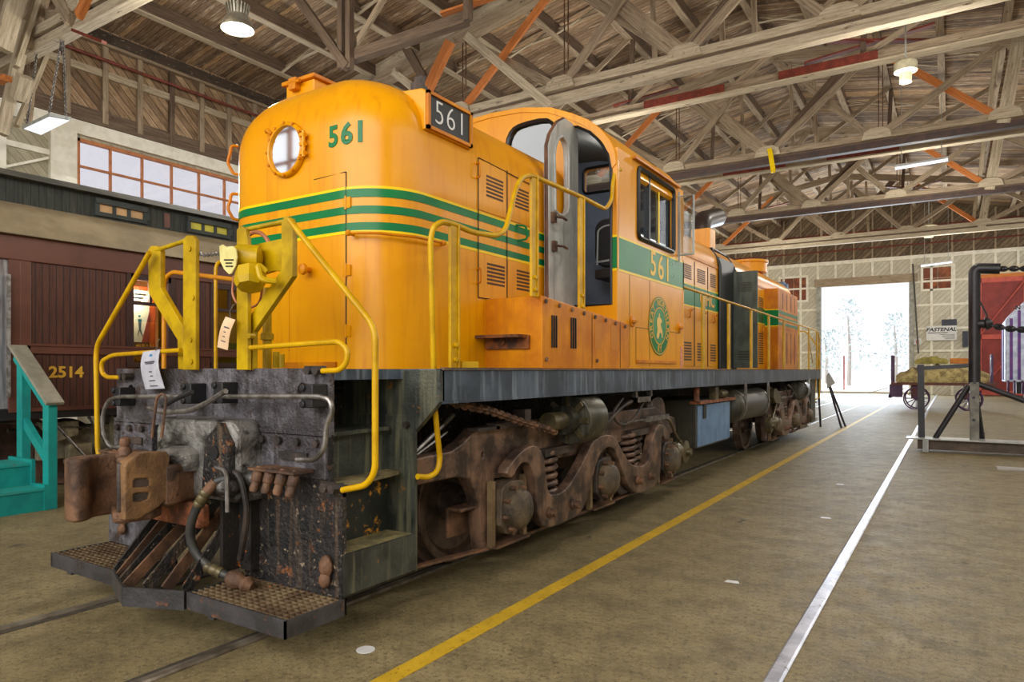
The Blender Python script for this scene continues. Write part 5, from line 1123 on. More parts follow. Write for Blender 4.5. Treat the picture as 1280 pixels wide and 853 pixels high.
zb = cpx(100, 436).z
Q(MB().box(cs-.01, cs+.03, c0, c1, zb-.08, zb+.02).box(cs-.01, cs+.045, c0, c1, zb+.02, zb+.05), 'belt_rail', CARP, smooth=0)
Q(MB().box(cs-.01, cs+.02, c0, c1, zs, zs+.05), 'sill_rail', CARP, smooth=0)
Q(MB().box(cs-.03, cs+.03, c0-.03, c0+.1, zs, zl), 'corner_post', CARP, smooth=0, bevel=.01)
WARM = M('interior_glow', S(240, 200, 150), S(226, 124, 60), 2, .7)
b_ = WARM.node_tree.nodes['Principled BSDF']; b_.inputs['Emission Color'].default_value = S(230, 140, 70); b_.inputs['Emission Strength'].default_value = .35  # interior light put into this panel as emission
WT = M('curtain_wood', S(214, 150, 70), S(176, 108, 50), 5, .6, st=(1, 6, .6))
BLIND = M('blind_olive', S(168, 140, 50), S(140, 116, 42), 2, .7)
for k, (a, b) in enumerate(holes):
    f = MB().box(cs-.05, cs+.02, a-.06, a+.04, wz0-.04, wz1+.04).box(cs-.05, cs+.02, b-.04, b+.06, wz0-.04, wz1+.04).box(cs-.05, cs+.02, a, b, wz1-.05, wz1+.05).box(cs-.05, cs+.03, a-.06, b+.06, wz0-.05, wz0+.02)
    zm = wz0+(wz1-wz0)*.70; f.box(cs-.05, cs, a, b, zm-.03, zm+.02).box(cs-.05, cs, (a+b)/2-.02, (a+b)/2+.02, zm, wz1)
    fo = Q(f, 'window', M('sash_%d' % k, S(66, 42, 38), S(56, 36, 34), 3, .5), smooth=0)
    Q(MB().box(cs-.03, cs-.024, a, b, wz0, wz1), 'pane', GLASS, fo, smooth=0)
    if k == 0:
        Q(MB().box(cs-.52, cs-.50, a-.1, b+.1, wz0-.1, wz1+.1), 'lit_interior', WARM, fo, smooth=0)
        Q(MB().box(cs-.30, cs-.27, a-.05, a+(b-a)*.25, wz0, wz1), 'curtain', WT, fo, smooth=0)
    else:
        Q(MB().box(cs-.12, cs-.10, a-.05, b+.05, wz0+(wz1-wz0)*.28, zm), 'blind', BLIND, fo, smooth=0)
        Q(MB().box(cs-.13, cs-.11, a-.05, b+.05, wz0, wz0+(wz1-wz0)*.28), 'green_screen', GREEN, fo, smooth=0)
# poster in the first window
a, b = cpx(176, 372), cpx(196, 452)
ps = root('poster', (cs-.3, (a.y+b.y)/2, b.z), 'cream and red framed poster standing in the lit window of the maroon car', 'poster')
y0_, y1_, z0_, z1_ = a.y, cpx(198, 400).y, cpx(190, 453).z, cpx(187, 362).z
MB().box(cs-0.270, cs-0.250, y0_-.04, y1_+.10, z0_-.06, z1_+.06).build('frame', M('poster_red_frame', S(206, 84, 34), S(180, 60, 28), 2, .5), ps, smooth=0)
MB().box(cs-0.250, cs-0.245, y0_, y1_, z0_, z1_).build('sheet', M('poster_cream', S(226, 220, 188), None, 1, .6), ps, smooth=0)
h_ = z1_-z0_; w_ = y1_-y0_
MB().box(cs-0.245, cs-0.243, y0_, y1_, z0_, z0_+h_*.28).build('dark_band', M('poster_dark', S(34, 30, 32), None, 1, .6), ps, smooth=0)
MB().prism([(y0_+w_*.55, z0_+h_*.28), (y1_, z0_+h_*.28), (y1_, z0_+h_*.72)], fYZ, cs-0.245, cs-0.242).build('red_slope', M('poster_red', S(150, 50, 50), None, 1, .6), ps, smooth=0)
mb = MB().ball((cs-0.240, y0_+w_*.42, z0_+h_*.64), w_*.07, 8, (.1, 1, 1)); mb.prism([(y0_+w_*.30, z0_+h_*.36), (y0_+w_*.40, z0_+h_*.46), (y0_+w_*.34, z0_+h_*.60), (y0_+w_*.54, z0_+h_*.60), (y0_+w_*.5, z0_+h_*.46), (y0_+w_*.66, z0_+h_*.34), (y0_+w_*.5, z0_+h_*.4), (y0_+w_*.44, z0_+h_*.44)], fYZ, cs-0.244, cs-0.240)
mb.build('figure', M('poster_teal', S(40, 90, 104), None, 1, .6), ps, smooth=0)
mb = MB(); 
for i, tx in enumerate(('URBAN', 'STEEL', 'MINUTE')): mb.text(tx, h_*.09, lambda x, y, h, i=i: (cs-0.241+h, y0_+w_*.06+x, z0_+h_*(.22-.085*i)+y), .001, .001, 'LEFT')
mb.build('gold_lettering', M('poster_gold', S(226, 160, 50), None, 1, .6), ps, smooth=0)
mb = MB()
for i in range(3): mb.box(cs-0.244, cs-0.242, y0_+w_*.08, y0_+w_*(.8-.15*i), z1_-h_*(.07+.05*i), z1_-h_*(.045+.05*i))
mb.build('small_print', BLACKF, ps, smooth=0)
a = cpx(83, 466)
Q(MB().text('2514', .21, lambda x, y, h: (cs+.004+h, a.y+x*1.05, a.z+y), .004, .006), 'car_number', M('number_gold', S(228, 178, 60), None, 1, .5), body, smooth=0)
# roofs
rz = zt+.03; ck = CX+.86
zc0 = onX(60, 262, ck).z; zc1 = onX(60, 232, ck).z
zc0 = max(zc0, rz+.2)
rf = [(cs+.12, rz)]+[(cs+.12-(cs+.12-ck)*t, rz+(zc0-rz)*sin(t*pi/2)) for t in [i/8 for i in range(9)]]
lower = rf+[(2*CX-x, z) for x, z in rf[::-1]]
Q(MB().prism(lower, fXZ, c0-1.6, c1), 'lower_roof', CARR, smooth=50)
Q(MB().box(2*CX-ck, ck, c0-1.6, c1, zc0-.02, zc1), 'clerestory', CARG, smooth=0)
up_ = [(ck+.14, zc1)]+[(ck+.14-(ck+.14-CX)*i/8, zc1+.28*sin(i/8*pi/2)) for i in range(9)]
Q(MB().prism(up_+[(2*CX-x, z) for x, z in up_[::-1][1:]], fXZ, c0-1.6, c1), 'upper_roof', M('car_upper_roof', S(62, 64, 58), S(84, 82, 72), 2, .7), smooth=50)
kx = lambda u, v: onX(u, v, ck)
for (u0, u1, colr, i) in ((123, 178, S(214, 172, 120), 0), (237, 283, S(214, 206, 60), 1), (355, 400, S(214, 206, 60), 2)):
    a, b = kx(u0, 270).y, kx(u1, 280).y; za, zb_ = zc0+.10, zc1-.12
    f = MB().box(ck-.01, ck+.04, a-.06, b+.06, za-.06, za).box(ck-.01, ck+.06, a-.06, b+.06, zb_, zb_+.08).box(ck-.01, ck+.04, a-.06, a, za, zb_).box(ck-.01, ck+.04, b, b+.10, za, zb_)
    for k in (1, 2): y = a+(b-a)*k/3; f.box(ck, ck+.03, y-.025, y+.025, za, zb_)
    fo = Q(f, 'vent_window', CARGP, smooth=0)
    Q(MB().box(ck+.002, ck+.012, a, b, za, zb_), 'vent_pane', M('vent_pane_%d' % i, colr, tuple(x*.8 for x in colr[:3])+(1,), 3, .4), fo, smooth=0)
a, b = kx(192, 270).y, kx(212, 290).y
Q(MB().box(ck, ck+.01, kx(205, 290).y, kx(212, 290).y, zc0+.05, zc1-.06), 'clerestory_panel', CARP, smooth=0)
# vestibule and platform
v0 = c0-1.5
Q(MB().box(cs-.06, cs-.02, v0, c0-.15, zs+.05, zl), 'vestibule_door', M('vestibule_grey', S(176, 180, 184), S(120, 124, 130), 2, .3, .2, st=(1, 6, .7), streak=S(110, 84, 84)), smooth=0)
Q(MB().box(cs-.08, cs+.02, c0-.15, c0-.03, zs, zl), 'vestibule_post', CARP, smooth=0)
Q(MB().tube([(cs+.06, c0-.17, zs+.2), (cs+.06, c0-.17, zl-.2)], .025, 8), 'grab_pole', STEEL)
# underneath: truck, brake gear
for yy in (c0+.85, c0+2.75, c1-4, c1-2.1):
    for sx in (1, -1):
        Q(MB().lathe((CX+sx*.752-sx*.06, yy, .47), (sx, 0, 0), [(.49, 0), (.49, .02), (.46, .04), (.455, .13), (.40, .12), (.16, .05), (.1, .13), (0, .13)], 32), 'wheel', M('car_wheel_%d%d' % (int(yy*10), sx), S(120, 88, 74), S(76, 62, 54), 5, .5, .2), smooth=30)
Q(MB().plate([(c0+.35, .42), (c0+3.25, .42), (c0+3.25, .62), (c0+2.55, .86), (c0+1.05, .86), (c0+.35, .62)], [], fYZ, CX+.98, CX+1.08), 'truck_frame', M('car_truck', S(150, 142, 118), S(96, 90, 76), 4, .6), smooth=0)
for yy in (c0+.85, c0+2.75): Q(MB().box(CX+1.0, CX+1.2, yy-.16, yy+.16, .32, .62), 'journal_box', M('car_journal_%d' % int(yy*10), S(166, 154, 124), S(116, 106, 84), 4, .6), smooth=0, bevel=.03)
Q(MB().box(CX+.7, CX+1.2, c0+4.8, c0+6.2, .35, .95), 'battery_box', TANK, smooth=0, bevel=.02)
Q(MB().box(CX+.9, CX+1.25, c0+1.3, c0+2.2, .55, .98).prism([(c0+.3, .95), (c0+.8, .95), (c0+.8, .75), (c0+.5, .66)], fYZ, CX+1.1, CX+1.25), 'brake_gear', M('car_gear', S(176, 164, 132), S(120, 110, 88), 5, .7), smooth=0, bevel=.02)
Q(MB().tube([(cs-.15, c0+.4, 1.0), (cs-.1, c0+.9, .35)], .02, 6).tube([(cs-.15, c0+.9, 1.0), (cs-.1, c0+1.3, .3)], .02, 6).tube([(cs-.15, c0-.3, 1.0), (cs-.2, c0+1.2, .8)], .015, 6), 'truss_rod', STEEL)
Q(MB().tube([(cs-.4, c0, .85), (cs-.4, c1, .85)], .03, 8), 'air_line', TANK)

# ================================================================== TEAL STEPS
sx_ = -9.190
ST = root('step_unit', (-9.540, 3.6, 0), 'teal painted wooden steps with one grey topped handrail beside the maroon car', 'steps')
sp = lambda u, v, X=sx_: onX(u, v, X)
yb0 = sp(55, 600).y; ya0 = yb0-1.4
t1 = sp(45, 612).z; 
for i, (z, xa, xb) in enumerate(((.27, -9.790, -9.040), (.54, -9.990, -9.390))):
    MB().box(xa, xb, ya0, yb0-.06, z-.035, z).build('tread', M('teal_tread_%d' % i, S(30, 158, 150), S(60, 140, 130), 3, .6, rust=S(96, 110, 96), ramt=.62), ST, smooth=0, bevel=.004)
    MB().box(xb-.04, xb-.015, ya0, yb0-.06, z-.27, z-.035).build('riser', TEAL, ST, smooth=0)
MB().plate([(-9.990, 0), (-9.040, 0), (-9.040, .30), (-9.360, .30), (-9.360, .58), (-9.990, .58)], [], fXZ, yb0-.06, yb0-.02).build('stringer', TEAL, ST, smooth=0)
q1 = Vector((-9.110, yb0, 0)); q2 = Vector((-9.790, yb0, 0))
MB().box(-9.180, -9.040, yb0-.02, yb0+.08, 0, 1.22).build('newel_post', TEAL, ST, smooth=0, bevel=.004)
MB().box(-9.860, -9.720, yb0-.02, yb0+.08, .0, 1.72).build('newel_post', TEAL, ST, smooth=0, bevel=.004)
MB().bar((-9.060, yb0+.03, 1.20), (-9.940, yb0+.03, 1.84), .09, .12).build('hand_rail', TEAL, ST, smooth=0)
MB().bar((-8.980, yb0+.03, 1.26), (-9.960, yb0+.03, 1.965), .2, .04).build('rail_cap', CAP, ST, smooth=0, bevel=.005)
MB().bar((-9.110, yb0+.03, .55), (-9.790, yb0+.03, 1.05), .06, .11).build('middle_rail', TEAL, ST, smooth=0)

# ================================================================== PAPER TAGS AND SMALL THINGS
def tagsheet(px, y, name, mat, label, cat, bend=.02, wire=None, lines=()):
    p = [onY(u, v, y) for u, v in px]                 # TL, TR, BR, BL
    r = root(name, p[2], label, cat)
    rows = []
    for i in range(7):
        t = i/6; a = p[0].lerp(p[3], t); b = p[1].lerp(p[2], t); dy = -bend*sin(t*pi*1.3)
        rows.append([a+Vector((0, dy, 0)), b+Vector((0, dy, 0)), b+Vector((0, dy+.003, 0)), a+Vector((0, dy+.003, 0)), a+Vector((0, dy, 0))])
    MB().grid(rows).build('sheet', mat, r, smooth=50)
    mb = MB()
    for (t, s0_, s1_, hh) in lines:
        a = p[0].lerp(p[3], t); b = p[1].lerp(p[2], t); dy = -bend*sin(t*pi*1.3)-.003
        A = a.lerp(b, s0_)+Vector((0, dy, 0)); B = a.lerp(b, s1_)+Vector((0, dy, 0)); mb.bar(A, B, .002, hh)
    if lines: mb.build('printed_line', M(name+'_ink', S(70, 70, 80), None, 1, .6), r, smooth=0)
    if wire: MB().tube([onY(u, v, y) for u, v in wire], .004, 5).build('wire', STEEL, r)
    return r
TAGW = M('tag_white', S(196, 196, 204), S(176, 176, 186), 8, .3)
tagsheet(((179, 440), (200, 437), (203, 486), (179, 487)), 2.84, 'paper_tag', TAGW, 'white plastic tag hanging on the left of the front pilot beam', 'tag', .02, ((195, 439), (197, 428), (199, 424)), ((.30, .25, .8, .01), (.34, .3, .75, .006), (.55, .45, .6, .006), (.66, .45, .6, .006), (.78, .35, .65, .006), (.92, .3, .7, .006)))
q = onY(189, 446, 2.832); MB().lathe(q, (0, -1, 0), [(.0, 0), (.02, .0), (.02, .004), (0, .004)], 12).build('blue_drop', M('drop_blue', S(60, 130, 170), None, 1, .5), bpy.data.objects['paper_tag'], smooth=0)
TAGP = M('tag_cream', S(232, 200, 160), S(220, 180, 140), 8, .5)
tagsheet(((282, 396), (294, 400), (283, 438), (270, 434)), 2.82, 'paper_tag', TAGP, 'narrow cream paper tag hanging on wire left of the nose', 'tag', .01, ((288, 398), (287, 390), (292, 381), (296, 380)), ((.3, .3, .8, .008), (.45, .4, .6, .005), (.6, .4, .6, .005), (.75, .3, .7, .005)))
sh = [onY(u, v, 2.74) for u, v in ((275, 308), (279, 306), (283, 309), (292, 308), (296, 312), (297, 322), (295, 333), (290, 342), (287, 343), (281, 337), (276, 327))]
tg = root('shield_tag', sh[7], 'cream shield shaped tag hanging in front of the yellow jumper socket', 'tag')
MB().plate([(p.x, p.z) for p in sh], [], fXZ, 2.735, 2.742).build('sheet', M('shield_cream', S(226, 214, 140), S(210, 196, 120), 8, .5), tg, smooth=0)
mb = MB()
for i, (u0, u1, v) in enumerate(((280, 292, 325), (282, 290, 329), (282, 291, 333))): mb.bar(onY(u0, v, 2.733), onY(u1, v, 2.733), .002, .008)
mb.build('printed_line', BLACKF, tg, smooth=0)
q = onZ(457, 813, 0); tag(MB().lathe((q.x, q.y, 0), (0, 0, 1), [(0, .0), (.055, 0), (.055, .004), (0, .004)], 24).build('paper_disc', WHT, smooth=0), 'small round white disc lying on the floor by the yellow line', 'disc')
for u, v, lb in ((1050, 606, 'pale scrap of paper on the floor left of the shiny rail'), (915, 728, 'small white paper scrap on the floor near the shiny rail'), (1032, 648, 'thin pale chip on the floor beside the shiny rail')):
    q = onZ(u, v, 0); tag(MB().prism([(q.x-.05, q.y-.03), (q.x+.06, q.y-.02), (q.x+.04, q.y+.03), (q.x-.04, q.y+.025)], fXY, .001, .006).build('paper_scrap', WHT, smooth=0), lb, 'scrap')

# ================================================================== LAMPS
def bell_lamp(c, r, h, label, zt_, grp, small=False):
    L = root('pendant_lamp', (c.x, c.y, c.z), label, 'lamp', None)
    m = M('lamp_alu_%d' % int(r*1000), S(176, 172, 158), S(140, 136, 122), 5, .35, .5)
    if small:
        MB().lathe(c, (0, 0, 1), [(r*.5, 0), (r*.55, h*.4), (r, h*.45), (r, h*.8), (r*.9, h*.85), (r*.3, h), (0, h)], 20).build('lamp_housing', M('lamp_cream', S(216, 210, 180), S(180, 174, 146), 4, .5), L, smooth=35)
    else:
        MB().lathe(c, (0, 0, 1), [(r, 0), (r*.99, h*.08), (r*.85, h*.32), (r*.66, h*.48), (r*.62, h*.52)], 32).build('lamp_shade', m, L, smooth=40)
        o = MB()
        for k in range(20):
            a = 2*pi*k/20; d = Vector((cos(a), sin(a), 0)); o.bar(c+d*r*.5+Vector((0, 0, h*.5)), c+d*r*.66+Vector((0, 0, h*.95)), .03, .05, d)
        o.lathe(c, (0, 0, 1), [(r*.5, h*.5), (r*.56, h*.95), (r*.3, h), (0, h)], 20); o.build('heat_sink', m, L, smooth=30)
    MB().lathe(c, (0, 0, 1), [(0, .01), (r*.92 if not small else r*.45, .01), (r*.92 if not small else r*.45, .02), (0, .02)], 32).build('bulb_face', emis('lamp_face', (1, .97, 1, 1), 1.4), L, smooth=0)
    MB().cyl(c+Vector((0, 0, h)), (c.x, c.y, zt_), .02, 8).build('hanging_rod', GREYP, L)
    return L
c = Vector((-12.2, 8.8, 8.45)); c = onY(297, 37, 8.8)
bell_lamp(c, .32, .52, 'round metal high bay lamp hanging above the maroon car', roofz(c.x)+.01, 'g')
c = onY(1132, 103, 18.3); bell_lamp(c, .24, .55, 'small cream pendant lamp hanging on a rod at upper right', roofz(c.x)+.01, 'g', True)
c = onY(1161, 297, 48.0); bell_lamp(c, .5, .8, 'distant cream pendant lamp in front of the back gable', roofz(c.x)+.01, 'g', True)
# flat hanging panel lamp by chains
PL = root('panel_lamp', onY(58, 155, 7.7), 'flat white rectangular lamp hung on chains at the upper left', 'lamp')
z = onY(58, 155, 7.7).z
pp = [onZ(u, v, z) for u, v in ((28, 161), (62, 145), (89, 150), (51, 169))]
mb = MB(); vs = [p+Vector((0, 0, 0)) for p in pp]+[p+Vector((0, 0, .07)) for p in pp]
mb.add(vs, [(0, 3, 2, 1), (4, 5, 6, 7), (0, 1, 5, 4), (1, 2, 6, 5), (2, 3, 7, 6), (3, 0, 4, 7)]); mb.build('lamp_housing', GREYP, PL, smooth=0)
cc = sum(pp, Vector((0, 0, 0)))/4
MB().add([cc+(p-cc)*.93+Vector((0, 0, -.012)) for p in pp]+[cc+(p-cc)*.93+Vector((0, 0, -.002)) for p in pp], [(0, 3, 2, 1), (4, 5, 6, 7), (0, 1, 5, 4), (1, 2, 6, 5), (2, 3, 7, 6), (3, 0, 4, 7)]).build('light_panel', emis('panel_light', (.96, .97, 1, 1), 1.1), PL, smooth=0)
yy = 7.3
top = Vector((cc.x, cc.y, BZ-.2))
for p, (u, v) in ((pp[0], (46, 96)), (pp[1], (77, 74)), (pp[2], (79, 76))):
    a = cc+(p-cc)*.8+Vector((0, 0, .06)); e = onY(u, v, 7.7); e.z = BZ-.26
    MB().chain([a, e], .06, .01).build('chain', STEEL, PL)
def tube_lamp(a, b, label, zt_):
    L = root('tube_lamp', (a+b)/2, label, 'lamp')
    MB().bar(a+Vector((0, 0, .08)), b+Vector((0, 0, .08)), .22, .07).build('lamp_housing', WHT, L, smooth=0)
    MB().cyl(a, b, .05, 10).build('light_tube', emis('tube_light', (.97, .98, 1, 1), 1.5), L)
    for p in (a.lerp(b, .12), a.lerp(b, .88)): MB().cyl(p+Vector((0, 0, .1)), (p.x, p.y, zt_), .012, 6).build('hanging_rod', GREYP, L)
a = onY(1119, 211, 29.5); tube_lamp(a, onY(1185, 200, 29.5), 'glowing white tube lamp hanging between the roof trusses at right', roofz(a.x)+.2)
a = onY(1151, 333, 53.5); tube_lamp(a, onY(1190, 328, 53.5), 'glowing tube lamp above the boarded window of the back wall', roofz(a.x)+.2)

# ================================================================== BACK OF THE SHED
# printed sign and wall boards
a, b = onY(1158, 426, YB-.2), onY(1196, 407, YB-.2)
sg = root('wall_sign', ((a.x+b.x)/2, YB-.2, a.z), 'white rectangular sign with bold black heading on the back wall', 'sign')
MB().box(a.x, b.x, YB-.2, YB-.12, a.z, b.z).build('sign_board', WHT, sg, smooth=0)
cxs, czs, sw_, sh_ = (a.x+b.x)/2, (a.z+b.z)/2, b.x-a.x, b.z-a.z
MB().text('Fastenal'.upper(), sh_*.34, lambda x, y, h: (cxs+(x+y*.25)*1.12, YB-.204-h, czs+sh_*.24+y), .004, .012).box(a.x+.08, b.x-.5, YB-.206, YB-.2, czs+.0, czs+.05).build('sign_heading', BLACKF, sg, smooth=0)
mb = MB()
for i in range(4): mb.box(cxs-.1+.1*i, b.x-.1, YB-.205, YB-.2, czs-sh_*(.12+.09*i), czs-sh_*(.09+.09*i))
mb.build('sign_small_print', TANK, sg, smooth=0)
PANEL = M('dark_board', S(62, 66, 80), S(54, 58, 70), 3, .6)
a, b = onY(1177, 408, YB-.16), onY(1196, 399, YB-.16); tag(MB().box(a.x, b.x, YB-.17, YB-.11, a.z, b.z).build('wall_board', PANEL, smooth=0), 'dark grey board on the back wall just above the white sign', 'board')
a, b = onY(1203, 434, YB-.16), onY(1212, 414, YB-.16); tag(MB().box(a.x, b.x, YB-.17, YB-.11, a.z, b.z).build('wall_board', PANEL, smooth=0), 'dark upright board on the back wall beside the red door', 'board')
a, b = onY(1141, 431, YB-.16), onY(1152, 423, YB-.16)
es = root('small_sign', (a.x, YB-.16, a.z), 'small white sign with a red symbol by the big doorway', 'sign')
MB().box(a.x, b.x, YB-.17, YB-.11, a.z, b.z).build('sign_board', WHT, es, smooth=0)
xm = (a.x+b.x)/2; MB().box(xm-.06, xm+.10, YB-.18, YB-.17, a.z+.06, b.z-.12).box(xm-.03, xm+.03, YB-.18, YB-.17, b.z-.12, b.z-.06).build('red_symbol', M('symbol_red', S(190, 40, 40), None, 1, .5), es, smooth=0)
a = onY(1141, 330, YB-.38); b = onY(1148, 442, YB-.38); tag(MB().tube([a, b], .05, 8).build('conduit', TANK), 'thin dark conduit running down the back wall beside the doorway', 'conduit')
# baggage cart
BCY = 34.4
BC = root('baggage_cart', (-.4, BCY, 0), 'old purple-wheeled baggage cart standing in front of the back wall', 'cart')
PUR = M('cart_purple', S(86, 56, 96), S(70, 44, 76), 3, .5); DKR = M('cart_deck', S(120, 70, 58), S(96, 56, 48), 3, .6)
MB().box(-2.2, 1.55, BCY-.55, BCY+.55, 1.02, 1.14).build('deck', DKR, BC, smooth=0, bevel=.01)
for i, x in enumerate((-1.25, .62)):
    for sy in (-1, 1):
        y = BCY+sy*.62+.0; xx = x+.0
        R_ = .46
        mb = MB().tube([(xx+R_*cos(2*pi*k/36), y, .0+R_+R_*sin(2*pi*k/36)) for k in range(36)], .028, 8, closed=True)
        for k in range(12): a_ = 2*pi*k/12; mb.cyl((xx, y, R_), (xx+R_*cos(a_), y, R_+R_*sin(a_)), .014, 6)
        mb.cyl((xx, y-.08, R_), (xx, y+.08, R_), .07, 12); mb.build('wheel', PUR, BC, smooth=30)
    MB().cyl((x, BCY-.62, .46), (x, BCY+.62, .46), .04, 8).box(x-.2, x+.2, BCY-.3, BCY+.3, .46, 1.02).build('axle', DKR, BC, smooth=30)
for x0_, nm in ((-2.15, 'end_rack'), (1.4, 'end_rack')):
    mb = MB()
    for y in (BCY-.5, BCY, BCY+.5): mb.box(x0_-.04, x0_+.04, y-.04, y+.04, 1.1, 2.30)
    for z in (1.45, 2.1): mb.box(x0_-.03, x0_+.03, BCY-.5, BCY+.5, z, z+.08)
    mb.build(nm, PUR, BC, smooth=0)
MB().box(-2.25, -1.75, BCY-.5, BCY-.42, .5, 1.05).box(-2.3, -2.2, BCY-.5, BCY+.5, .46, .62).build('drawbar', PUR, BC, smooth=0)
def lump(name, x0_, x1_, y0_, y1_, z0_, z1_, mat, label, cat, seed):
    rn = random.Random(seed); mb = MB(); n = 22; rows = []
    for i in range(n+1):
        t = i/n; x = x0_+(x1_-x0_)*t; hh = (z1_-z0_)*(.45+.55*sin(pi*min(1, max(0, t*1.0)))**.5)*(.85+.3*rn.random()); row = []
        for k in range(13):
            a_ = pi*k/12; row.append((x+rn.uniform(-.03, .03), (y0_+y1_)/2-(y1_-y0_)/2*cos(a_)*(1+.06*rn.random()), z0_+hh*sin(a_)**.6*(1+.10*rn.uniform(-1, 1))))
        rows.append(row)
    mb.grid(rows); o = mb.build(name, mat, smooth=60)
    m_ = o.modifiers.new('sub', 'SUBSURF'); m_.levels = m_.render_levels = 2
    return tag(o, label, cat)
lump('tarpaulin', -2.0, 1.3, BCY-.55, BCY+.55, 1.14, 1.84, M('tarp_khaki', S(186, 168, 112), S(126, 110, 68), 4, .8, rust=S(70, 60, 38), ramt=.58, rsc=7, bump=1.0, bsc=6), 'crumpled khaki tarpaulin heaped over the load on the baggage cart', 'tarpaulin', 4)
lump('sack', -1.3, -.1, BCY-.4, BCY+.3, 1.93, 2.24, M('sack_olive', S(156, 144, 70), S(120, 110, 52), 3, .8), 'olive sack lying on top of the tarpaulin on the baggage cart', 'sack', 9)
tag(MB().box(-.05, .6, BCY-.1, BCY+.3, 1.93, 2.16).build('wooden_box', M('orange_crate', S(206, 130, 50), S(180, 108, 40), 3, .7), smooth=0, bevel=.02), 'small orange box on top of the load on the baggage cart', 'box')
# crane stand
KY = 16.6
K = root('crane_stand', (.5, KY, 0), 'tall black steel post stand with braces and chains on a low base beam', 'stand')
kp = lambda u, v, y=KY: onY(u, v, y)
BLP = M('stand_black', S(34, 33, 38), S(48, 46, 50), 4, .4, .1)
GST = M('stand_steel', S(128, 124, 112), S(96, 92, 84), 4, .45, .3)
a, b = kp(1212, 480), kp(1224, 553); px0, px1 = a.x, b.x
MB().box(px0, px1, KY-.1, KY+.1, .24, kp(1218, 478).z).build('lower_post', GST, K, smooth=0, bevel=.006)
xm = (px0+px1)/2
MB().tube(fillet([(xm, KY, kp(1218, 480).z), (xm, KY, kp(1218, 340).z), (xm+.05, KY, kp(1218, 336).z), (xm+.42, KY, kp(1236, 337).z)], .22), .105, 14).build('curved_post', BLP, K)
MB().box(kp(1147, 550).x, 3.6, KY-.12, KY+.12, .04, .25).build('base_beam', M('base_brown', S(110, 92, 76), S(84, 70, 60), 4, .6, .1), K, smooth=0, bevel=.01)
MB().box(kp(1133, 553).x, 3.6, KY-.3, KY+.3, .25, .27).box(kp(1147, 550).x+.1, kp(1147, 550).x+.2, KY-.3, KY+.3, 0, .25).box(3.3, 3.4, KY-.3, KY+.3, 0, .25).build('base_plate', GREYP, K, smooth=0)
MB().cyl(kp(1169, 548), kp(1211, 482), .055, 10).cyl(kp(1222, 480), (3.1, KY, .26), .055, 10).build('brace', BLP, K)
MB().bar((px1+.05, KY+.3, .27), (xm, KY+.05, 1.3), .1, .06).build('back_brace', BLP, K, smooth=0)
MB().bar(kp(1151, 456), kp(1152, 551), .12, .08, (0, 1, 0)).build('side_post', BLP, K, smooth=0)
MB().bar(kp(1146, 461), kp(1214, 457), .07, .08).build('cross_bar', BLP, K, smooth=0)
MB().chain([kp(1234, 337), kp(1262, 336), kp(1300, 336)], .11, .022).build('upper_chain', BLP, K)
MB().chain([kp(1228, 405), kp(1260, 411), kp(1300, 414)], .12, .026).build('lower_chain', BLP, K)
MB().cyl(kp(1219, 405), kp(1236, 405), .09, 10).lathe(kp(1232, 405), (1, 0, .1), [(.03, -.06), (.13, 0), (.11, .06), (.04, .12)], 12).build('chain_hook', BLP, K)
MB().tube([kp(1220, 350), kp(1224, 375), kp(1234, 395), kp(1233, 401), kp(1228, 405)], .018, 6).build('hanging_cable', BLP, K)
b = MB()
for v in (497, 525): q = kp(1217, v); b.cyl((q.x, KY-.12, q.z), (q.x, KY-.1, q.z), .03, 8)
b.build('post_bolt', BLP, K)
tag(MB().box(.65, 2.0, 14.05, 14.5, 0, .012).build('floor_plate', M('pale_plate', S(176, 172, 168), S(150, 146, 142), 4, .5), smooth=0, bevel=.002), 'pale flat plate lying on the floor in front of the crane stand', 'plate')
# silver streamlined car at the right edge
SY = 44.0
sv = lambda u, v: onY(u, v, SY)
xl = onY(1252, 400, SY+3).x; zt2 = sv(1290, 352).z; zb2 = sv(1260, 478).z
SC0 = root('silver_car', (xl+2, SY, .0), 'silver streamlined rail car with purple stripes at the right edge', 'railway car')
pf = [(xl, zb2), (xl, sv(1252, 402).z), (xl+.25, sv(1258, 392).z), (xl+.7, sv(1266, 380).z), (xl+1.3, sv(1280, 364).z), (xl+1.8, zt2), (xl+3.4, zt2), (xl+3.9, zt2-1.0), (xl+3.9, zb2)]
MB().prism(pf, fXZ, SY, SY+3).build('car_end', M('silver_skin', S(206, 214, 232), S(170, 178, 200), 3, .35, .2), SC0, smooth=30, bevel=.05)
PST = M('purple_stripe', S(110, 40, 130), S(80, 40, 130), 3, .4)
for u0, u1, v0 in ((1262, 1266, 398), (1272, 1276, 388)):
    a, b = sv(u0, 475), sv(u1, v0); MB().box(a.x, b.x, SY-.04, SY, a.z, b.z).build('purple_stripe', PST, SC0, smooth=0)
for y in (SY+.8, SY+2.1): MB().box(xl-.04, xl, y, y+.25, zb2+.1, zb2+2.9).build('purple_stripe', PST, SC0, smooth=0)
for u in (1260, 1268, 1278): a = sv(u, 478); MB().cyl((a.x, SY-.08, zb2-.6), (a.x, SY-.08, zb2+.1), .05, 8).build('hand_pole', PUR, SC0)
MB().text('-N', .3, lambda x, y, h: (sv(1271, 385).x+x, SY-.01-h, sv(1271, 385).z+y), .01, .01).build('car_mark', BLACKF, SC0, smooth=0)
MB().box(xl+.5, xl+3.2, SY+.3, SY+2.8, .45, zb2).build('underframe', BLK, SC0, smooth=0)
for yy in (SY+.7, SY+2.3):
    for xx in (xl+.95, xl+2.6): MB().lathe((xx, yy, .47), (1, 0, 0), [(.0, 0), (.46, 0), (.46, .13), (0, .13)], 24).build('wheel', BLK, SC0, smooth=30)
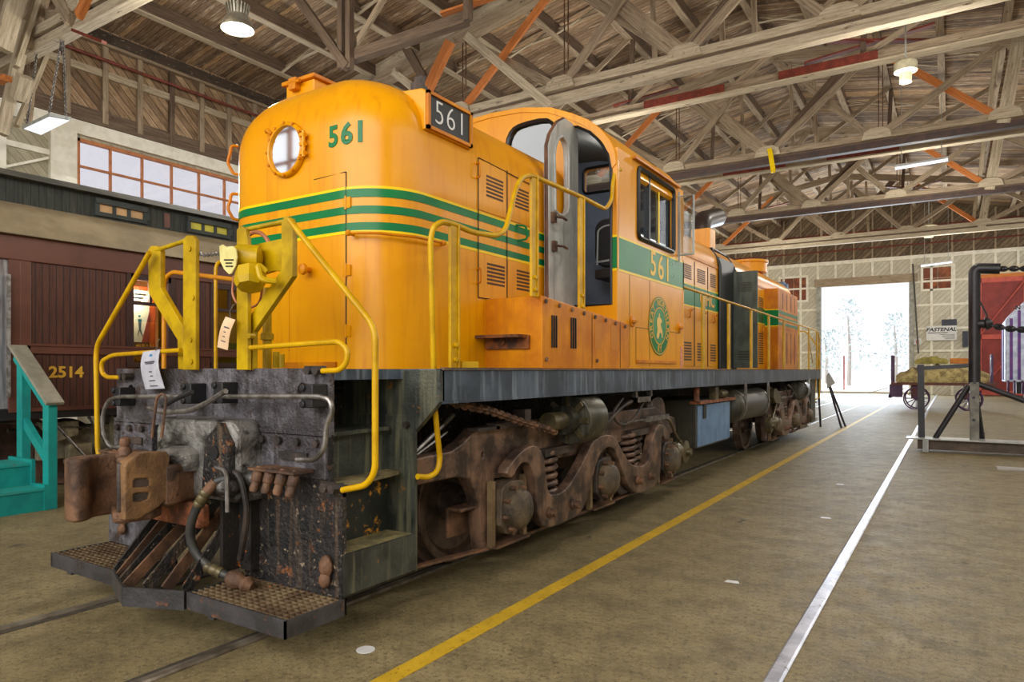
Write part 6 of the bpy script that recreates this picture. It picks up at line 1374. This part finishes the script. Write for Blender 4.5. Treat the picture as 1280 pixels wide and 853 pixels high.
# board sign on legs behind the locomotive
A = root('leg_sign', (-2.6, 21.9, 0), 'pale board on long thin black legs standing beyond the rear of the locomotive', 'sign')
ay = lambda u, v: onY(u, v, 21.9)
MB().bar(ay(1052, 536), ay(1035, 478), .05, .05, (0, 1, 0)).bar(ay(1026, 538), ay(1022, 470), .05, .05, (0, 1, 0)).build('leg', BLP, A, smooth=0)
MB().bar(ay(1052, 536)+Vector((.05, .5, 0)), ay(1035, 478)+Vector((0, .1, 0)), .05, .05, (0, 1, 0)).build('leg', BLP, A, smooth=0)
MB().prism([(p.x, p.z) for p in (ay(1034, 486), ay(1044, 479), ay(1036, 466), ay(1033, 470))], fXZ, 21.85, 21.95).build('board', GREYP, A, smooth=0)
# ---- outside: trees, a red post and parked dark rolling stock in the haze of daylight
def tree(x, y, h, rad, seed, label):
    rn = random.Random(seed); r = root('tree', (x, y, -.05), label, 'tree', None)
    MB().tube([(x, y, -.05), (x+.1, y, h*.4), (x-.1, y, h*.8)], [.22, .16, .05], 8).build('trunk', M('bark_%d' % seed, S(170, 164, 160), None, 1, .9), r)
    mb = MB()
    for k in range(260):
        t = rn.random(); z = h*(.18+.82*t); rr = rad*(1-.75*t)*sqrt(rn.random()); a_ = rn.random()*2*pi; s_ = rn.uniform(.10, .30)
        c_ = Vector((x+rr*cos(a_), y+rr*sin(a_), z)); u_ = Vector((rn.uniform(-1, 1), rn.uniform(-1, 1), rn.uniform(-1, 1))).normalized(); v_ = u_.orthogonal().normalized(); w_ = u_.cross(v_)*.15
        mb.add([c_-u_*s_, c_+v_*s_*.5+w_*s_, c_+u_*s_, c_-v_*s_*.5+w_*s_], [(0, 1, 2), (0, 2, 3)])
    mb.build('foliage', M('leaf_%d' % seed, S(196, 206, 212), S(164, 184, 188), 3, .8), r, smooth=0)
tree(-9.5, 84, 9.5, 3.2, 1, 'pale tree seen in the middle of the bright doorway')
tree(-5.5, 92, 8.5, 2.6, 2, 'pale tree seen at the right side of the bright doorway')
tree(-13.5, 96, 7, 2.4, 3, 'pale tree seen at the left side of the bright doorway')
FL = root('flat_car', (-16, 80, 0), 'dark low rail car parked outside beyond the doorway', 'railway car')
MB().box(-21, -13.4, 79, 82, .9, 1.3).build('deck', PUR, FL, smooth=0)
for x in (-19.5, -15, -14): MB().lathe((x, 79, .45), (0, 1, 0), [(0, 0), (.45, 0), (.45, .14), (0, .14)], 20).build('wheel', BLK, FL, smooth=30)
q = onY(1055, 462, 66); tag(MB().box(q.x-.05, q.x+.05, 65.95, 66.05, -.05, 2.9).build('marker_post', M('red_post', S(150, 60, 60), None, 1, .6), smooth=0), 'thin red post standing outside the left of the doorway', 'post')

for o in list(COL.objects):
    if '_org' in o: del o['_org']
